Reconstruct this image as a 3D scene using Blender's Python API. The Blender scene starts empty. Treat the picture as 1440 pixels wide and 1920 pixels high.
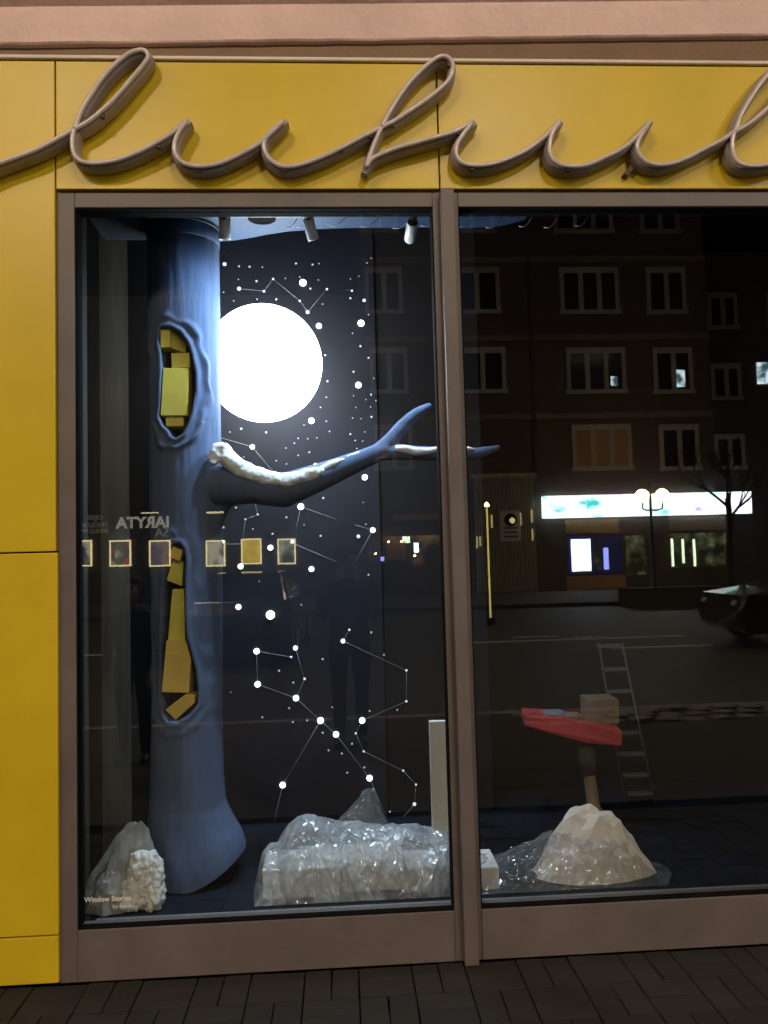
import bpy, bmesh, math, random
import numpy as np
from mathutils import Vector, Matrix, noise

random.seed(7)
scene = bpy.context.scene
COL = scene.collection

# ------------------------------------------------------------------ camera
# world: shop facade in the plane y = 0, x to the right, z up, street at y < 0
F_PX, W_PX, H_PX = 1480.0, 1440.0, 1920.0
CAM_H, CAM_D = 1.55, 3.08
def _dir(px, py):
    v = np.array([px - W_PX / 2, py - H_PX / 2, F_PX]); return v / np.linalg.norm(v)
AX = _dir(27060, 335)                      # vanishing point of the facade's horizontals
AZ = _dir(28, -24600)                      # vanishing point of its verticals
AZ = AZ - AX * np.dot(AX, AZ); AZ /= np.linalg.norm(AZ)
AY = np.cross(AZ, AX)
RC = np.stack([AX, AY, AZ])                # picture direction -> world direction
CAM = np.array([0.0, -CAM_D, CAM_H])
cam_data = bpy.data.cameras.new('camera')
cam_data.sensor_fit = 'HORIZONTAL'; cam_data.sensor_width = 36.0
cam_data.lens = 36.0 * F_PX / W_PX
cam_data.clip_start = 0.02; cam_data.clip_end = 500.0
cam = bpy.data.objects.new('camera', cam_data); COL.objects.link(cam)
_r, _u, _b = RC @ np.array([1, 0, 0]), RC @ np.array([0, -1, 0]), RC @ np.array([0, 0, -1])
cam.matrix_world = Matrix(((_r[0], _u[0], _b[0], CAM[0]), (_r[1], _u[1], _b[1], CAM[1]),
                           (_r[2], _u[2], _b[2], CAM[2]), (0, 0, 0, 1)))
scene.camera = cam
scene.render.resolution_x, scene.render.resolution_y = 768, 1024

# ------------------------------------------------------------------ sky (night) and exposure
world = bpy.data.worlds.new('World'); scene.world = world; world.use_nodes = True
wn = world.node_tree.nodes; wl = world.node_tree.links
sky = wn.new('ShaderNodeTexSky'); sky.sky_type = 'NISHITA'; sky.sun_disc = False
sky.sun_elevation = math.radians(-9); sky.sun_rotation = math.radians(200)
wl.new(sky.outputs[0], wn['Background'].inputs[0]); wn['Background'].inputs[1].default_value = 0.12
scene.view_settings.view_transform = 'Standard'; scene.view_settings.look = 'None'
scene.view_settings.exposure = 0.0; scene.view_settings.gamma = 1.0
scene.render.engine = 'CYCLES'
cy = scene.cycles
cy.use_denoising = True
cy.sample_clamp_indirect = 4.0
cy.caustics_reflective = False; cy.caustics_refractive = False
cy.max_bounces = 10; cy.transparent_max_bounces = 24; cy.glossy_bounces = 4; cy.diffuse_bounces = 4
LAMP_L = 172.0            # radiance of the unseen lamps hung over the road
SPOT_W = (4.0, 96.0, 175.0)  # beams of the white track lamps
MOON_L = 26.0              # radiance of the moon globe

# ------------------------------------------------------------------ helpers
def W(px, py, y):
    """photo pixel -> point on the plane y"""
    v = RC @ np.array([px - W_PX / 2, py - H_PX / 2, F_PX]); t = (y - CAM[1]) / v[1]
    return Vector(CAM + t * v)
def G(px, py, z):
    v = RC @ np.array([px - W_PX / 2, py - H_PX / 2, F_PX]); t = (z - CAM[2]) / v[2]
    return Vector(CAM + t * v)
def MR(px, py, y):
    """photo pixel of something mirrored in the shop glass -> the real point on the street plane y (< 0)"""
    p = W(px, py, GLASS_Y * 2 - y); return Vector((p.x, y, p.z))
GLASS_Y = 0.055

BASE = {}
def reg(o):
    return o
def thing(name, label, cat, base=(0, 0, 0), group=None, rz=0.0, local=False):
    o = bpy.data.objects.new(name, None); COL.objects.link(o)
    o.location = base; o.rotation_euler = (0, 0, rz); o.empty_display_size = 0.1
    o['label'] = label; o['category'] = cat
    if group: o['group'] = group
    BASE[o.name] = Vector((0, 0, 0)) if local else Vector(base)
    return o
def tag(o, label=None, cat=None, group=None, kind=None):
    if label: o['label'] = label
    if cat: o['category'] = cat
    if group: o['group'] = group
    if kind: o['kind'] = kind
    return o
def link_mesh(name, me, mat, parent=None, base=None):
    o = bpy.data.objects.new(name, me); COL.objects.link(o)
    if mat is not None:
        for m in (mat if isinstance(mat, (list, tuple)) else [mat]): me.materials.append(m)
    if parent is not None:
        o.parent = parent; BASE[o.name] = BASE[parent.name]
    else:
        BASE[o.name] = Vector((0, 0, 0))
    return o
def mesh(name, verts, faces, mat, parent=None, smooth=False):
    b = BASE[parent.name] if parent is not None else Vector((0, 0, 0))
    me = bpy.data.meshes.new(name)
    me.from_pydata([tuple(Vector(v) - b) for v in verts], [], faces); me.update()
    if smooth: me.polygons.foreach_set('use_smooth', [True] * len(me.polygons))
    return link_mesh(name, me, mat, parent)
def from_bm(name, bm, mat, parent=None, smooth=False):
    b = BASE[parent.name] if parent is not None else Vector((0, 0, 0))
    bmesh.ops.translate(bm, verts=bm.verts, vec=-b)
    bmesh.ops.recalc_face_normals(bm, faces=bm.faces)
    me = bpy.data.meshes.new(name); bm.to_mesh(me); bm.free()
    if smooth: me.polygons.foreach_set('use_smooth', [True] * len(me.polygons))
    return link_mesh(name, me, mat, parent)
def bm_box(bm, x0, x1, y0, y1, z0, z1, bev=0.0):
    vs = [bm.verts.new(p) for p in ((x0, y0, z0), (x1, y0, z0), (x1, y1, z0), (x0, y1, z0),
                                    (x0, y0, z1), (x1, y0, z1), (x1, y1, z1), (x0, y1, z1))]
    fs = [bm.faces.new([vs[i] for i in f]) for f in ((3, 2, 1, 0), (4, 5, 6, 7), (0, 1, 5, 4), (1, 2, 6, 5), (2, 3, 7, 6), (3, 0, 4, 7))]
    if bev > 0:
        es = list({e for f in fs for e in f.edges})
        bmesh.ops.bevel(bm, geom=es, offset=bev, segments=2, profile=0.5, affect='EDGES', clamp_overlap=True)
def box(name, x0, x1, y0, y1, z0, z1, mat, parent=None, bev=0.0):
    bm = bmesh.new(); bm_box(bm, min(x0, x1), max(x0, x1), min(y0, y1), max(y0, y1), min(z0, z1), max(z0, z1), bev)
    return from_bm(name, bm, mat, parent)
def bm_prism(bm, pts, vec, bev=0.0):
    """polygon (list of Vectors) pushed along vec"""
    a = [bm.verts.new(p) for p in pts]; b = [bm.verts.new(Vector(p) + Vector(vec)) for p in pts]
    n = len(pts); fs = [bm.faces.new(a), bm.faces.new(b[::-1])]
    for i in range(n): fs.append(bm.faces.new((a[i], a[(i + 1) % n], b[(i + 1) % n], b[i])))
    bmesh.ops.recalc_face_normals(bm, faces=fs)
    if bev > 0:
        es = list({e for f in fs for e in f.edges})
        bmesh.ops.bevel(bm, geom=es, offset=bev, segments=2, profile=0.5, affect='EDGES', clamp_overlap=True)
def prism(name, pts, vec, mat, parent=None, bev=0.0):
    bm = bmesh.new(); bm_prism(bm, pts, vec, bev); return from_bm(name, bm, mat, parent)
def catmull(pts, n=6):
    P = [Vector(p) for p in pts]; out = []
    for i in range(len(P) - 1):
        p0 = P[i - 1] if i else P[0] * 2 - P[1]; p1, p2 = P[i], P[i + 1]
        p3 = P[i + 2] if i + 2 < len(P) else P[-1] * 2 - P[-2]
        for k in range(n):
            t = k / n
            out.append(0.5 * ((2 * p1) + (p2 - p0) * t + (2 * p0 - 5 * p1 + 4 * p2 - p3) * t * t + (3 * p1 - p0 - 3 * p2 + p3) * t ** 3))
    out.append(P[-1]); return out
def bm_tube(bm, pts, rad, seg=10, flat=(1.0, 1.0), cap=True):
    """swept tube; rad a number or a list"""
    P = [Vector(p) for p in pts]; n = len(P)
    R = [rad] * n if isinstance(rad, (int, float)) else list(rad)
    t0 = (P[1] - P[0]).normalized()
    up = Vector((0, 1, 0)) if abs(t0.y) < 0.9 else Vector((1, 0, 0))
    u = t0.cross(up).normalized(); rings = []
    for i in range(n):
        t = (P[min(i + 1, n - 1)] - P[max(i - 1, 0)])
        t = t.normalized() if t.length > 1e-9 else t0
        u = (u - t * u.dot(t))
        u = u.normalized() if u.length > 1e-6 else t.orthogonal().normalized()
        w = t.cross(u).normalized()
        rings.append([bm.verts.new(P[i] + (u * math.cos(a) * flat[0] + w * math.sin(a) * flat[1]) * R[i]) for a in [2 * math.pi * k / seg for k in range(seg)]])
    fs = []
    for i in range(n - 1):
        for k in range(seg):
            fs.append(bm.faces.new((rings[i][k], rings[i][(k + 1) % seg], rings[i + 1][(k + 1) % seg], rings[i + 1][k])))
    if cap:
        fs.append(bm.faces.new(rings[0][::-1])); fs.append(bm.faces.new(rings[-1]))
    return fs
def tube(name, pts, rad, mat, parent=None, seg=10, flat=(1.0, 1.0), smooth=True):
    bm = bmesh.new(); bm_tube(bm, pts, rad, seg, flat); return from_bm(name, bm, mat, parent, smooth)
def bm_ell(bm, c, r, sub=2, rot=None):
    m = Matrix.Translation(Vector(c)) @ (rot.to_4x4() if rot is not None else Matrix.Identity(4)) @ Matrix.Diagonal((r[0], r[1], r[2], 1.0))
    bmesh.ops.create_icosphere(bm, subdivisions=sub, radius=1.0, matrix=m)
def bm_lathe(bm, prof, c, axis=Vector((0, 0, 1)), seg=32):
    """profile of (radius, height) round an axis through c"""
    ax = Vector(axis).normalized(); u = ax.orthogonal().normalized(); w = ax.cross(u)
    rings = [[bm.verts.new(Vector(c) + ax * h + (u * math.cos(a) + w * math.sin(a)) * max(r, 1e-5)) for a in [2 * math.pi * k / seg for k in range(seg)]] for r, h in prof]
    for i in range(len(rings) - 1):
        for k in range(seg):
            bm.faces.new((rings[i][k], rings[i][(k + 1) % seg], rings[i + 1][(k + 1) % seg], rings[i + 1][k]))
    bm.faces.new(rings[0][::-1]); bm.faces.new(rings[-1])
def lathe(name, prof, c, mat, parent=None, axis=(0, 0, 1), seg=32, smooth=True):
    bm = bmesh.new(); bm_lathe(bm, prof, c, Vector(axis), seg); return from_bm(name, bm, mat, parent, smooth)
def remeshed(name, bm, voxel, mat, parent=None, smooth_it=4, after=None):
    """one continuous skin over everything in bm"""
    b = BASE[parent.name] if parent is not None else Vector((0, 0, 0))
    bmesh.ops.recalc_face_normals(bm, faces=bm.faces)
    me = bpy.data.meshes.new(name + '_raw'); bm.to_mesh(me); bm.free()
    o = bpy.data.objects.new(name + '_raw', me); COL.objects.link(o)
    m = o.modifiers.new('r', 'REMESH'); m.mode = 'VOXEL'; m.voxel_size = voxel
    if smooth_it:
        s = o.modifiers.new('s', 'SMOOTH'); s.iterations = smooth_it; s.factor = 0.5
    dg = bpy.context.evaluated_depsgraph_get()
    new = bpy.data.meshes.new_from_object(o.evaluated_get(dg)); new.name = name
    bpy.data.objects.remove(o); bpy.data.meshes.remove(me)
    if after:
        n = len(new.vertices); co = np.empty(n * 3); new.vertices.foreach_get('co', co); co = co.reshape(-1, 3)
        no = np.array([v.normal[:] for v in new.vertices]); co = after(co, no)
        new.vertices.foreach_set('co', co.ravel())
    new.transform(Matrix.Translation(-b)); new.update()
    new.polygons.foreach_set('use_smooth', [True] * len(new.polygons))
    return link_mesh(name, new, mat, parent)
def text_mesh(name, s, size, mat, M, parent=None, extrude=0.0, bold=0.0, shear=0.0, align='LEFT'):
    cu = bpy.data.curves.new(name, 'FONT'); cu.body = s; cu.size = size; cu.extrude = extrude; cu.offset = bold; cu.shear = shear
    cu.align_x = align; cu.resolution_u = 3
    o = bpy.data.objects.new(name + '_raw', cu); COL.objects.link(o)
    dg = bpy.context.evaluated_depsgraph_get(); me = bpy.data.meshes.new_from_object(o.evaluated_get(dg)); me.name = name
    bpy.data.objects.remove(o); bpy.data.curves.remove(cu); me.materials.clear()
    b = BASE[parent.name] if parent is not None else Vector((0, 0, 0))
    me.transform(Matrix.Translation(-b) @ M)
    return link_mesh(name, me, mat, parent)

# ------------------------------------------------------------------ materials
def mat(name, col, rough=0.6, metal=0.0, var=0.0, scale=6.0, bump=0.0, bscale=40.0, spec=0.5, col2=None, stretch=None, coat=0.0):
    m = bpy.data.materials.new(name); m.use_nodes = True; nt = m.node_tree; N = nt.nodes; L = nt.links
    p = N['Principled BSDF']; p.inputs['Roughness'].default_value = rough; p.inputs['Metallic'].default_value = metal
    p.inputs['Specular IOR Level'].default_value = spec; p.inputs['Coat Weight'].default_value = coat
    p.inputs['Base Color'].default_value = (*col, 1)
    tc = N.new('ShaderNodeTexCoord'); mp = N.new('ShaderNodeMapping'); L.new(tc.outputs['Object'], mp.inputs[0])
    if stretch: mp.inputs['Scale'].default_value = stretch
    if var > 0 or col2:
        nz = N.new('ShaderNodeTexNoise'); nz.inputs['Scale'].default_value = scale; nz.inputs['Detail'].default_value = 6; nz.inputs['Roughness'].default_value = 0.62
        L.new(mp.outputs[0], nz.inputs['Vector'])
        cr = N.new('ShaderNodeValToRGB'); cr.color_ramp.elements[0].position = 0.32; cr.color_ramp.elements[1].position = 0.68
        c2 = col2 if col2 else tuple(min(1, c * (1 + var)) for c in col); c1 = col if col2 else tuple(c * (1 - var) for c in col)
        cr.color_ramp.elements[0].color = (*c1, 1); cr.color_ramp.elements[1].color = (*c2, 1)
        L.new(nz.outputs[0], cr.inputs[0]); L.new(cr.outputs[0], p.inputs['Base Color'])
        mr = N.new('ShaderNodeMapRange'); mr.inputs['To Min'].default_value = max(0, rough - 0.1); mr.inputs['To Max'].default_value = min(1, rough + 0.1)
        L.new(nz.outputs[0], mr.inputs[0]); L.new(mr.outputs[0], p.inputs['Roughness'])
    if bump > 0:
        nb = N.new('ShaderNodeTexNoise'); nb.inputs['Scale'].default_value = bscale; nb.inputs['Detail'].default_value = 5
        L.new(mp.outputs[0], nb.inputs['Vector'])
        bp = N.new('ShaderNodeBump'); bp.inputs['Strength'].default_value = 1.0; bp.inputs['Distance'].default_value = bump
        L.new(nb.outputs[0], bp.inputs['Height']); L.new(bp.outputs[0], p.inputs['Normal'])
    return m
def emit(name, col, strength):
    m = bpy.data.materials.new(name); m.use_nodes = True; p = m.node_tree.nodes['Principled BSDF']
    p.inputs['Base Color'].default_value = (*[c * 0.6 for c in col], 1); p.inputs['Emission Color'].default_value = (*col, 1)
    p.inputs['Emission Strength'].default_value = strength; p.inputs['Roughness'].default_value = 0.6
    return m
def emit_ramp(name, stops, strength, scale, seed=0.0, stretch=(1, 1, 1)):
    """back-lit print: noise through a colour ramp"""
    m = bpy.data.materials.new(name); m.use_nodes = True; nt = m.node_tree; N = nt.nodes; L = nt.links; p = N['Principled BSDF']
    tc = N.new('ShaderNodeTexCoord'); mp = N.new('ShaderNodeMapping'); L.new(tc.outputs['Object'], mp.inputs[0])
    mp.inputs['Location'].default_value = (seed, seed * 1.7, seed * 0.6); mp.inputs['Scale'].default_value = stretch
    nz = N.new('ShaderNodeTexNoise'); nz.inputs['Scale'].default_value = scale; nz.inputs['Detail'].default_value = 3; L.new(mp.outputs[0], nz.inputs['Vector'])
    cr = N.new('ShaderNodeValToRGB'); e = cr.color_ramp.elements
    while len(e) < len(stops): e.new(0.5)
    for k, (pos, c) in enumerate(stops): e[k].position = pos; e[k].color = (*c, 1)
    L.new(nz.outputs[0], cr.inputs[0]); L.new(cr.outputs[0], p.inputs['Emission Color']); p.inputs['Emission Strength'].default_value = strength
    p.inputs['Base Color'].default_value = (0.05, 0.05, 0.05, 1)
    return m
def glass_mat(name, gain=2.0, tint=(0.97, 0.98, 0.97), rough=0.0):
    """thin clear pane: what it does not mirror (Fresnel) it lets through"""
    m = bpy.data.materials.new(name); m.use_nodes = True; nt = m.node_tree; N = nt.nodes; L = nt.links
    N.remove(N['Principled BSDF']); out = N['Material Output']
    fr = N.new('ShaderNodeFresnel'); fr.inputs[0].default_value = 1.52
    ge = N.new('ShaderNodeNewGeometry'); inv = N.new('ShaderNodeMath'); inv.operation = 'SUBTRACT'; inv.inputs[0].default_value = 1.0
    L.new(ge.outputs['Backfacing'], inv.inputs[1])
    mu = N.new('ShaderNodeMath'); mu.operation = 'MULTIPLY'; mu.inputs[1].default_value = gain; L.new(fr.outputs[0], mu.inputs[0])
    m2 = N.new('ShaderNodeMath'); m2.operation = 'MULTIPLY'; m2.use_clamp = True; L.new(mu.outputs[0], m2.inputs[0]); L.new(inv.outputs[0], m2.inputs[1])
    tr = N.new('ShaderNodeBsdfTransparent'); tr.inputs[0].default_value = (*tint, 1)
    gl = N.new('ShaderNodeBsdfGlossy'); gl.inputs['Roughness'].default_value = rough; gl.inputs[0].default_value = (1, 1, 1, 1)
    mx = N.new('ShaderNodeMixShader'); L.new(m2.outputs[0], mx.inputs[0]); L.new(tr.outputs[0], mx.inputs[1]); L.new(gl.outputs[0], mx.inputs[2])
    L.new(mx.outputs[0], out.inputs[0]); return m
def film_mat(name, milk=0.22, gloss=0.16, rough=0.11):
    """crumpled clear packing film"""
    m = bpy.data.materials.new(name); m.use_nodes = True; nt = m.node_tree; N = nt.nodes; L = nt.links
    N.remove(N['Principled BSDF']); out = N['Material Output']
    tr = N.new('ShaderNodeBsdfTransparent'); df = N.new('ShaderNodeBsdfDiffuse'); df.inputs[0].default_value = (0.85, 0.87, 0.9, 1)
    tl = N.new('ShaderNodeBsdfTranslucent'); tl.inputs[0].default_value = (0.8, 0.84, 0.88, 1)
    gl = N.new('ShaderNodeBsdfGlossy'); gl.inputs['Roughness'].default_value = rough
    tc = N.new('ShaderNodeTexCoord'); nz = N.new('ShaderNodeTexNoise'); nz.inputs['Scale'].default_value = 9; nz.inputs['Detail'].default_value = 5
    L.new(tc.outputs['Object'], nz.inputs['Vector'])
    mr = N.new('ShaderNodeMapRange'); mr.inputs['From Min'].default_value = 0.3; mr.inputs['From Max'].default_value = 0.7
    mr.inputs['To Min'].default_value = milk * 0.4; mr.inputs['To Max'].default_value = milk * 1.6; L.new(nz.outputs[0], mr.inputs[0])
    bp = N.new('ShaderNodeBump'); bp.inputs['Distance'].default_value = 0.006; n2 = N.new('ShaderNodeTexNoise'); n2.inputs['Scale'].default_value = 7; n2.inputs['Detail'].default_value = 3; n2.inputs['Distortion'].default_value = 1.2
    L.new(tc.outputs['Object'], n2.inputs['Vector']); s1 = N.new('ShaderNodeMath'); s1.operation = 'SUBTRACT'; s1.inputs[1].default_value = 0.5; L.new(n2.outputs[0], s1.inputs[0])
    s2 = N.new('ShaderNodeMath'); s2.operation = 'ABSOLUTE'; L.new(s1.outputs[0], s2.inputs[0]); sm = N.new('ShaderNodeMapRange'); sm.inputs['From Max'].default_value = 0.16; L.new(s2.outputs[0], sm.inputs[0]); L.new(sm.outputs[0], bp.inputs['Height'])
    for s in (df, gl): L.new(bp.outputs[0], s.inputs['Normal'])
    a = N.new('ShaderNodeMixShader'); a.inputs[0].default_value = 0.45; L.new(df.outputs[0], a.inputs[1]); L.new(tl.outputs[0], a.inputs[2])
    b = N.new('ShaderNodeMixShader'); L.new(mr.outputs[0], b.inputs[0]); L.new(tr.outputs[0], b.inputs[1]); L.new(a.outputs[0], b.inputs[2])
    lw = N.new('ShaderNodeLayerWeight'); lw.inputs[0].default_value = 0.25; mm = N.new('ShaderNodeMath'); mm.operation = 'MULTIPLY_ADD'; mm.inputs[1].default_value = 0.5; mm.inputs[2].default_value = gloss
    mm.use_clamp = True; L.new(lw.outputs['Facing'], mm.inputs[0])
    c = N.new('ShaderNodeMixShader'); L.new(mm.outputs[0], c.inputs[0]); L.new(b.outputs[0], c.inputs[1]); L.new(gl.outputs[0], c.inputs[2])
    L.new(c.outputs[0], out.inputs[0]); return m
def brick_mat(name, c1, c2, cm, sx, sy, mortar=0.02, bump=0.006, rough=0.85):
    m = bpy.data.materials.new(name); m.use_nodes = True; nt = m.node_tree; N = nt.nodes; L = nt.links; p = N['Principled BSDF']
    tc = N.new('ShaderNodeTexCoord'); sp = N.new('ShaderNodeSeparateXYZ'); cb = N.new('ShaderNodeCombineXYZ'); L.new(tc.outputs['Object'], sp.inputs[0])
    L.new(sp.outputs[0], cb.inputs[0]); L.new(sp.outputs[sy], cb.inputs[1])
    br = N.new('ShaderNodeTexBrick'); br.inputs['Scale'].default_value = 1.0; br.inputs['Brick Width'].default_value = sx; br.inputs['Row Height'].default_value = sx / 3.0
    br.inputs['Mortar Size'].default_value = mortar * sx
    br.inputs['Color1'].default_value = (*c1, 1); br.inputs['Color2'].default_value = (*c2, 1); br.inputs['Mortar'].default_value = (*cm, 1)
    L.new(cb.outputs[0], br.inputs['Vector']); L.new(br.outputs['Color'], p.inputs['Base Color']); p.inputs['Roughness'].default_value = rough
    return m

M = {}
M['yellow'] = mat('yellow_cladding', (0.66, 0.475, 0.016), 0.36, var=0.10, scale=1.1, bump=0.0016, bscale=2.2, spec=0.4)
def scuffed(m, pale, amount=0.5):
    nt = m.node_tree; N = nt.nodes; L = nt.links; p = N['Principled BSDF']; src = p.inputs['Base Color'].links[0].from_socket
    tc = N.new('ShaderNodeTexCoord'); mp = N.new('ShaderNodeMapping'); mp.inputs['Rotation'].default_value = (0, 0.5, 0); mp.inputs['Scale'].default_value = (14, 1, 46); L.new(tc.outputs['Object'], mp.inputs[0])
    vo = N.new('ShaderNodeTexNoise'); vo.inputs['Scale'].default_value = 1.0; vo.inputs['Detail'].default_value = 2; L.new(mp.outputs[0], vo.inputs['Vector'])
    cr = N.new('ShaderNodeValToRGB'); cr.color_ramp.elements[0].position = 0.73; cr.color_ramp.elements[1].position = 0.80; cr.color_ramp.elements[1].color = (amount,) * 3 + (1,); cr.color_ramp.elements[0].color = (0, 0, 0, 1)
    L.new(vo.outputs[0], cr.inputs[0]); mx = N.new('ShaderNodeMixRGB'); mx.inputs[2].default_value = (*pale, 1); L.new(cr.outputs[0], mx.inputs[0]); L.new(src, mx.inputs[1]); L.new(mx.outputs[0], p.inputs['Base Color'])
scuffed(M['yellow'], (0.80, 0.62, 0.22), 0.5)
M['dark_gap'] = mat('dark_backing', (0.03, 0.022, 0.015), 0.9, var=0.3)
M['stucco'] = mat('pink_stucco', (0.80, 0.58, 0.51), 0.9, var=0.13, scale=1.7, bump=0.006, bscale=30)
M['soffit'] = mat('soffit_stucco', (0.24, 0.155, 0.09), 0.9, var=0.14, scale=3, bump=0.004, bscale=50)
M['trim'] = mat('pale_trim', (0.78, 0.68, 0.62), 0.6, var=0.08, scale=8)
M['frame'] = mat('brown_aluminium', (0.140, 0.116, 0.107), 0.45, var=0.16, scale=4, spec=0.4)
M['gasket'] = mat('black_rubber', (0.008, 0.008, 0.008), 0.95, var=0.2, spec=0.05)
M['glass'] = glass_mat('shop_glass', 2.0, (0.84, 0.86, 0.85))
M['vinyl'] = mat('white_vinyl', (0.80, 0.78, 0.74), 0.6, var=0.05, scale=30)
M['channel'] = mat('sign_channel', (0.37, 0.315, 0.295), 0.42, var=0.16, scale=9, spec=0.4)
M['tube'] = mat('unlit_neon_tube', (0.64, 0.56, 0.52), 0.2, var=0.10, scale=14, spec=0.6)
M['bracket'] = mat('sign_bracket', (0.10, 0.06, 0.04), 0.6, var=0.2)
M['blue'] = mat('blue_tree_paint', (0.092, 0.124, 0.205), 0.85, var=0.13, scale=7, bump=0.004, bscale=34, spec=0.15, stretch=(1.3, 1.3, 0.35))
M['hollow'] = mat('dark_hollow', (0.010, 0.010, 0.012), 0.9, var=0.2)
M['snow'] = mat('white_snow_paste', (0.82, 0.83, 0.86), 0.75, var=0.05, scale=20, bump=0.004, bscale=60)
M['ybox'] = mat('yellow_cardboard', (0.72, 0.60, 0.09), 0.55, var=0.06, scale=12)
M['ybox2'] = mat('ochre_cardboard', (0.72, 0.50, 0.10), 0.55, var=0.08, scale=9)
M['moon'] = emit('moon_globe', (0.86, 0.93, 1.0), MOON_L)
M['star'] = emit('star_bulb', (0.88, 0.95, 1.0), 6.5)
M['star2'] = emit('star_bulb_dim', (0.75, 0.84, 1.0), 1.15)
M['star3'] = emit('star_point', (0.80, 0.85, 0.95), 0.33)
M['line'] = mat('white_thread', (0.40, 0.41, 0.44), 0.7, var=0.05)
M['backdrop'] = mat('night_backdrop', (0.0085, 0.009, 0.0145), 0.65, var=0.25, scale=2, spec=0.25)
M['backdrop2'] = mat('black_backdrop', (0.008, 0.0082, 0.010), 0.8, var=0.25, scale=2, spec=0.15)
M['blackroom'] = mat('black_room', (0.014, 0.012, 0.010), 0.9, var=0.2, spec=0.1)
M['olive'] = mat('olive_panel', (0.13, 0.12, 0.095), 0.8, var=0.25, scale=2.2, spec=0.2, stretch=(6, 1, 0.4))
M['umber'] = mat('umber_panel', (0.035, 0.030, 0.026), 0.8, var=0.25, scale=2.2, spec=0.2, stretch=(6, 1, 0.4))
M['ceil'] = mat('blue_ceiling', (0.022, 0.050, 0.110), 0.6, var=0.08, scale=3)
M['black_metal'] = mat('black_metal', (0.012, 0.012, 0.013), 0.4, var=0.2)
M['white_metal'] = mat('white_lamp_body', (0.85, 0.84, 0.82), 0.4, var=0.04, scale=8)
M['steel'] = mat('bright_steel', (0.55, 0.56, 0.58), 0.3, metal=1.0, var=0.1)
M['platform'] = mat('blue_black_platform', (0.003, 0.004, 0.007), 0.6, scale=9, col2=(0.010, 0.014, 0.024), spec=0.2)
M['alu_edge'] = mat('grey_edge', (0.20, 0.19, 0.18), 0.5, var=0.15, scale=10)
M['foam'] = mat('white_foam', (0.78, 0.74, 0.68), 0.8, var=0.06, scale=9, bump=0.003, bscale=70)
M['paper'] = mat('crumpled_paper', (0.72, 0.61, 0.53), 0.85, var=0.08, scale=8, bump=0.004, bscale=35)
M['film'] = film_mat('packing_film', 0.50, 0.09)
M['paper_grey'] = mat('grey_wrapping_paper', (0.30, 0.28, 0.25), 0.8, var=0.12, scale=8, bump=0.003, bscale=30)
M['shaded'] = mat('shaded_ceiling', (0.006, 0.010, 0.018), 0.7, var=0.1)
M['wire'] = mat('pale_wire', (0.7, 0.72, 0.75), 0.3, var=0.05)
M['dull_steel'] = mat('dull_steel', (0.07, 0.07, 0.075), 0.5, metal=0.3, var=0.15)
M['film_thin'] = film_mat('thin_packing_film', 0.15, 0.06)
M['red'] = mat('red_tray', (0.33, 0.028, 0.03), 0.55, var=0.15, scale=8)
M['cardboard'] = mat('brown_cardboard', (0.15, 0.10, 0.065), 0.8, var=0.12, scale=7)
M['greyblue'] = mat('grey_blue_cloth', (0.11, 0.13, 0.18), 0.8, var=0.2, scale=9)
M['wood'] = mat('pale_wood', (0.20, 0.14, 0.075), 0.7, var=0.2, scale=5, stretch=(4, 4, 0.6))
M['olive_cloth'] = mat('olive_cloth', (0.030, 0.034, 0.022), 0.85, var=0.2, scale=9)
M['paver'] = mat('brown_concrete_paver', (0.016, 0.0135, 0.011), 0.9, var=0.30, scale=7, bump=0.003, bscale=80)
M['paver_grey'] = mat('grey_concrete_paver', (0.020, 0.017, 0.014), 0.9, var=0.30, scale=7, bump=0.003, bscale=80)
M['sand'] = mat('joint_sand', (0.014, 0.011, 0.009), 0.95, var=0.3, scale=50)
M['pave_far'] = brick_mat('far_paving', (0.05, 0.042, 0.036), (0.065, 0.056, 0.048), (0.02, 0.017, 0.014), 0.2, 1)
M['asphalt'] = mat('asphalt', (0.026, 0.025, 0.024), 0.6, var=0.3, scale=1.2, bump=0.004, bscale=90)
M['granite'] = mat('pale_granite', (0.27, 0.255, 0.24), 0.7, var=0.35, scale=5, bump=0.003, bscale=60)
M['paint'] = mat('worn_road_paint', (0.60, 0.58, 0.54), 0.6, scale=3.5, col2=(0.16, 0.15, 0.14))
M['brick'] = brick_mat('dark_brick', (0.085, 0.066, 0.058), (0.11, 0.085, 0.075), (0.10, 0.092, 0.085), 0.26, 2)
M['render_dark'] = mat('dark_render', (0.08, 0.07, 0.062), 0.9, var=0.25, scale=1.1)
M['band'] = mat('string_course', (0.20, 0.16, 0.13), 0.85, var=0.15, scale=3)
M['win_white'] = mat('white_window_frame', (0.38, 0.36, 0.34), 0.6, var=0.06, scale=5)
M['win_dark'] = mat('dark_window_glass', (0.03, 0.028, 0.028), 0.15, var=0.2)
M['blind'] = mat('beige_blind', (0.34, 0.22, 0.12), 0.8, var=0.12, scale=3)
M['curtain_foliage_glow'] = emit_ramp('curtain_foliage_glow', [(0.42, (0.05, 0.08, 0.09)), (0.6, (0.7, 0.9, 1.0))], 9.0, 2.2)
M['sign_light'] = emit_ramp('shop_lightbox', [(0.31, (0.02, 0.50, 0.48)), (0.40, (0.75, 1.0, 0.97)), (0.58, (1.0, 1.0, 0.98)), (0.68, (0.42, 0.30, 0.80))], 16.0, 0.75, 4.3, (1, 1, 1.6))
M['screen'] = emit('window_screen', (0.62, 0.74, 1.0), 22.0)
M['strip_white'] = emit('tube_light', (0.85, 1.0, 0.72), 11.0)
M['strip_blue'] = emit('blue_strip_light', (0.28, 0.34, 1.0), 12.0)
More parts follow.
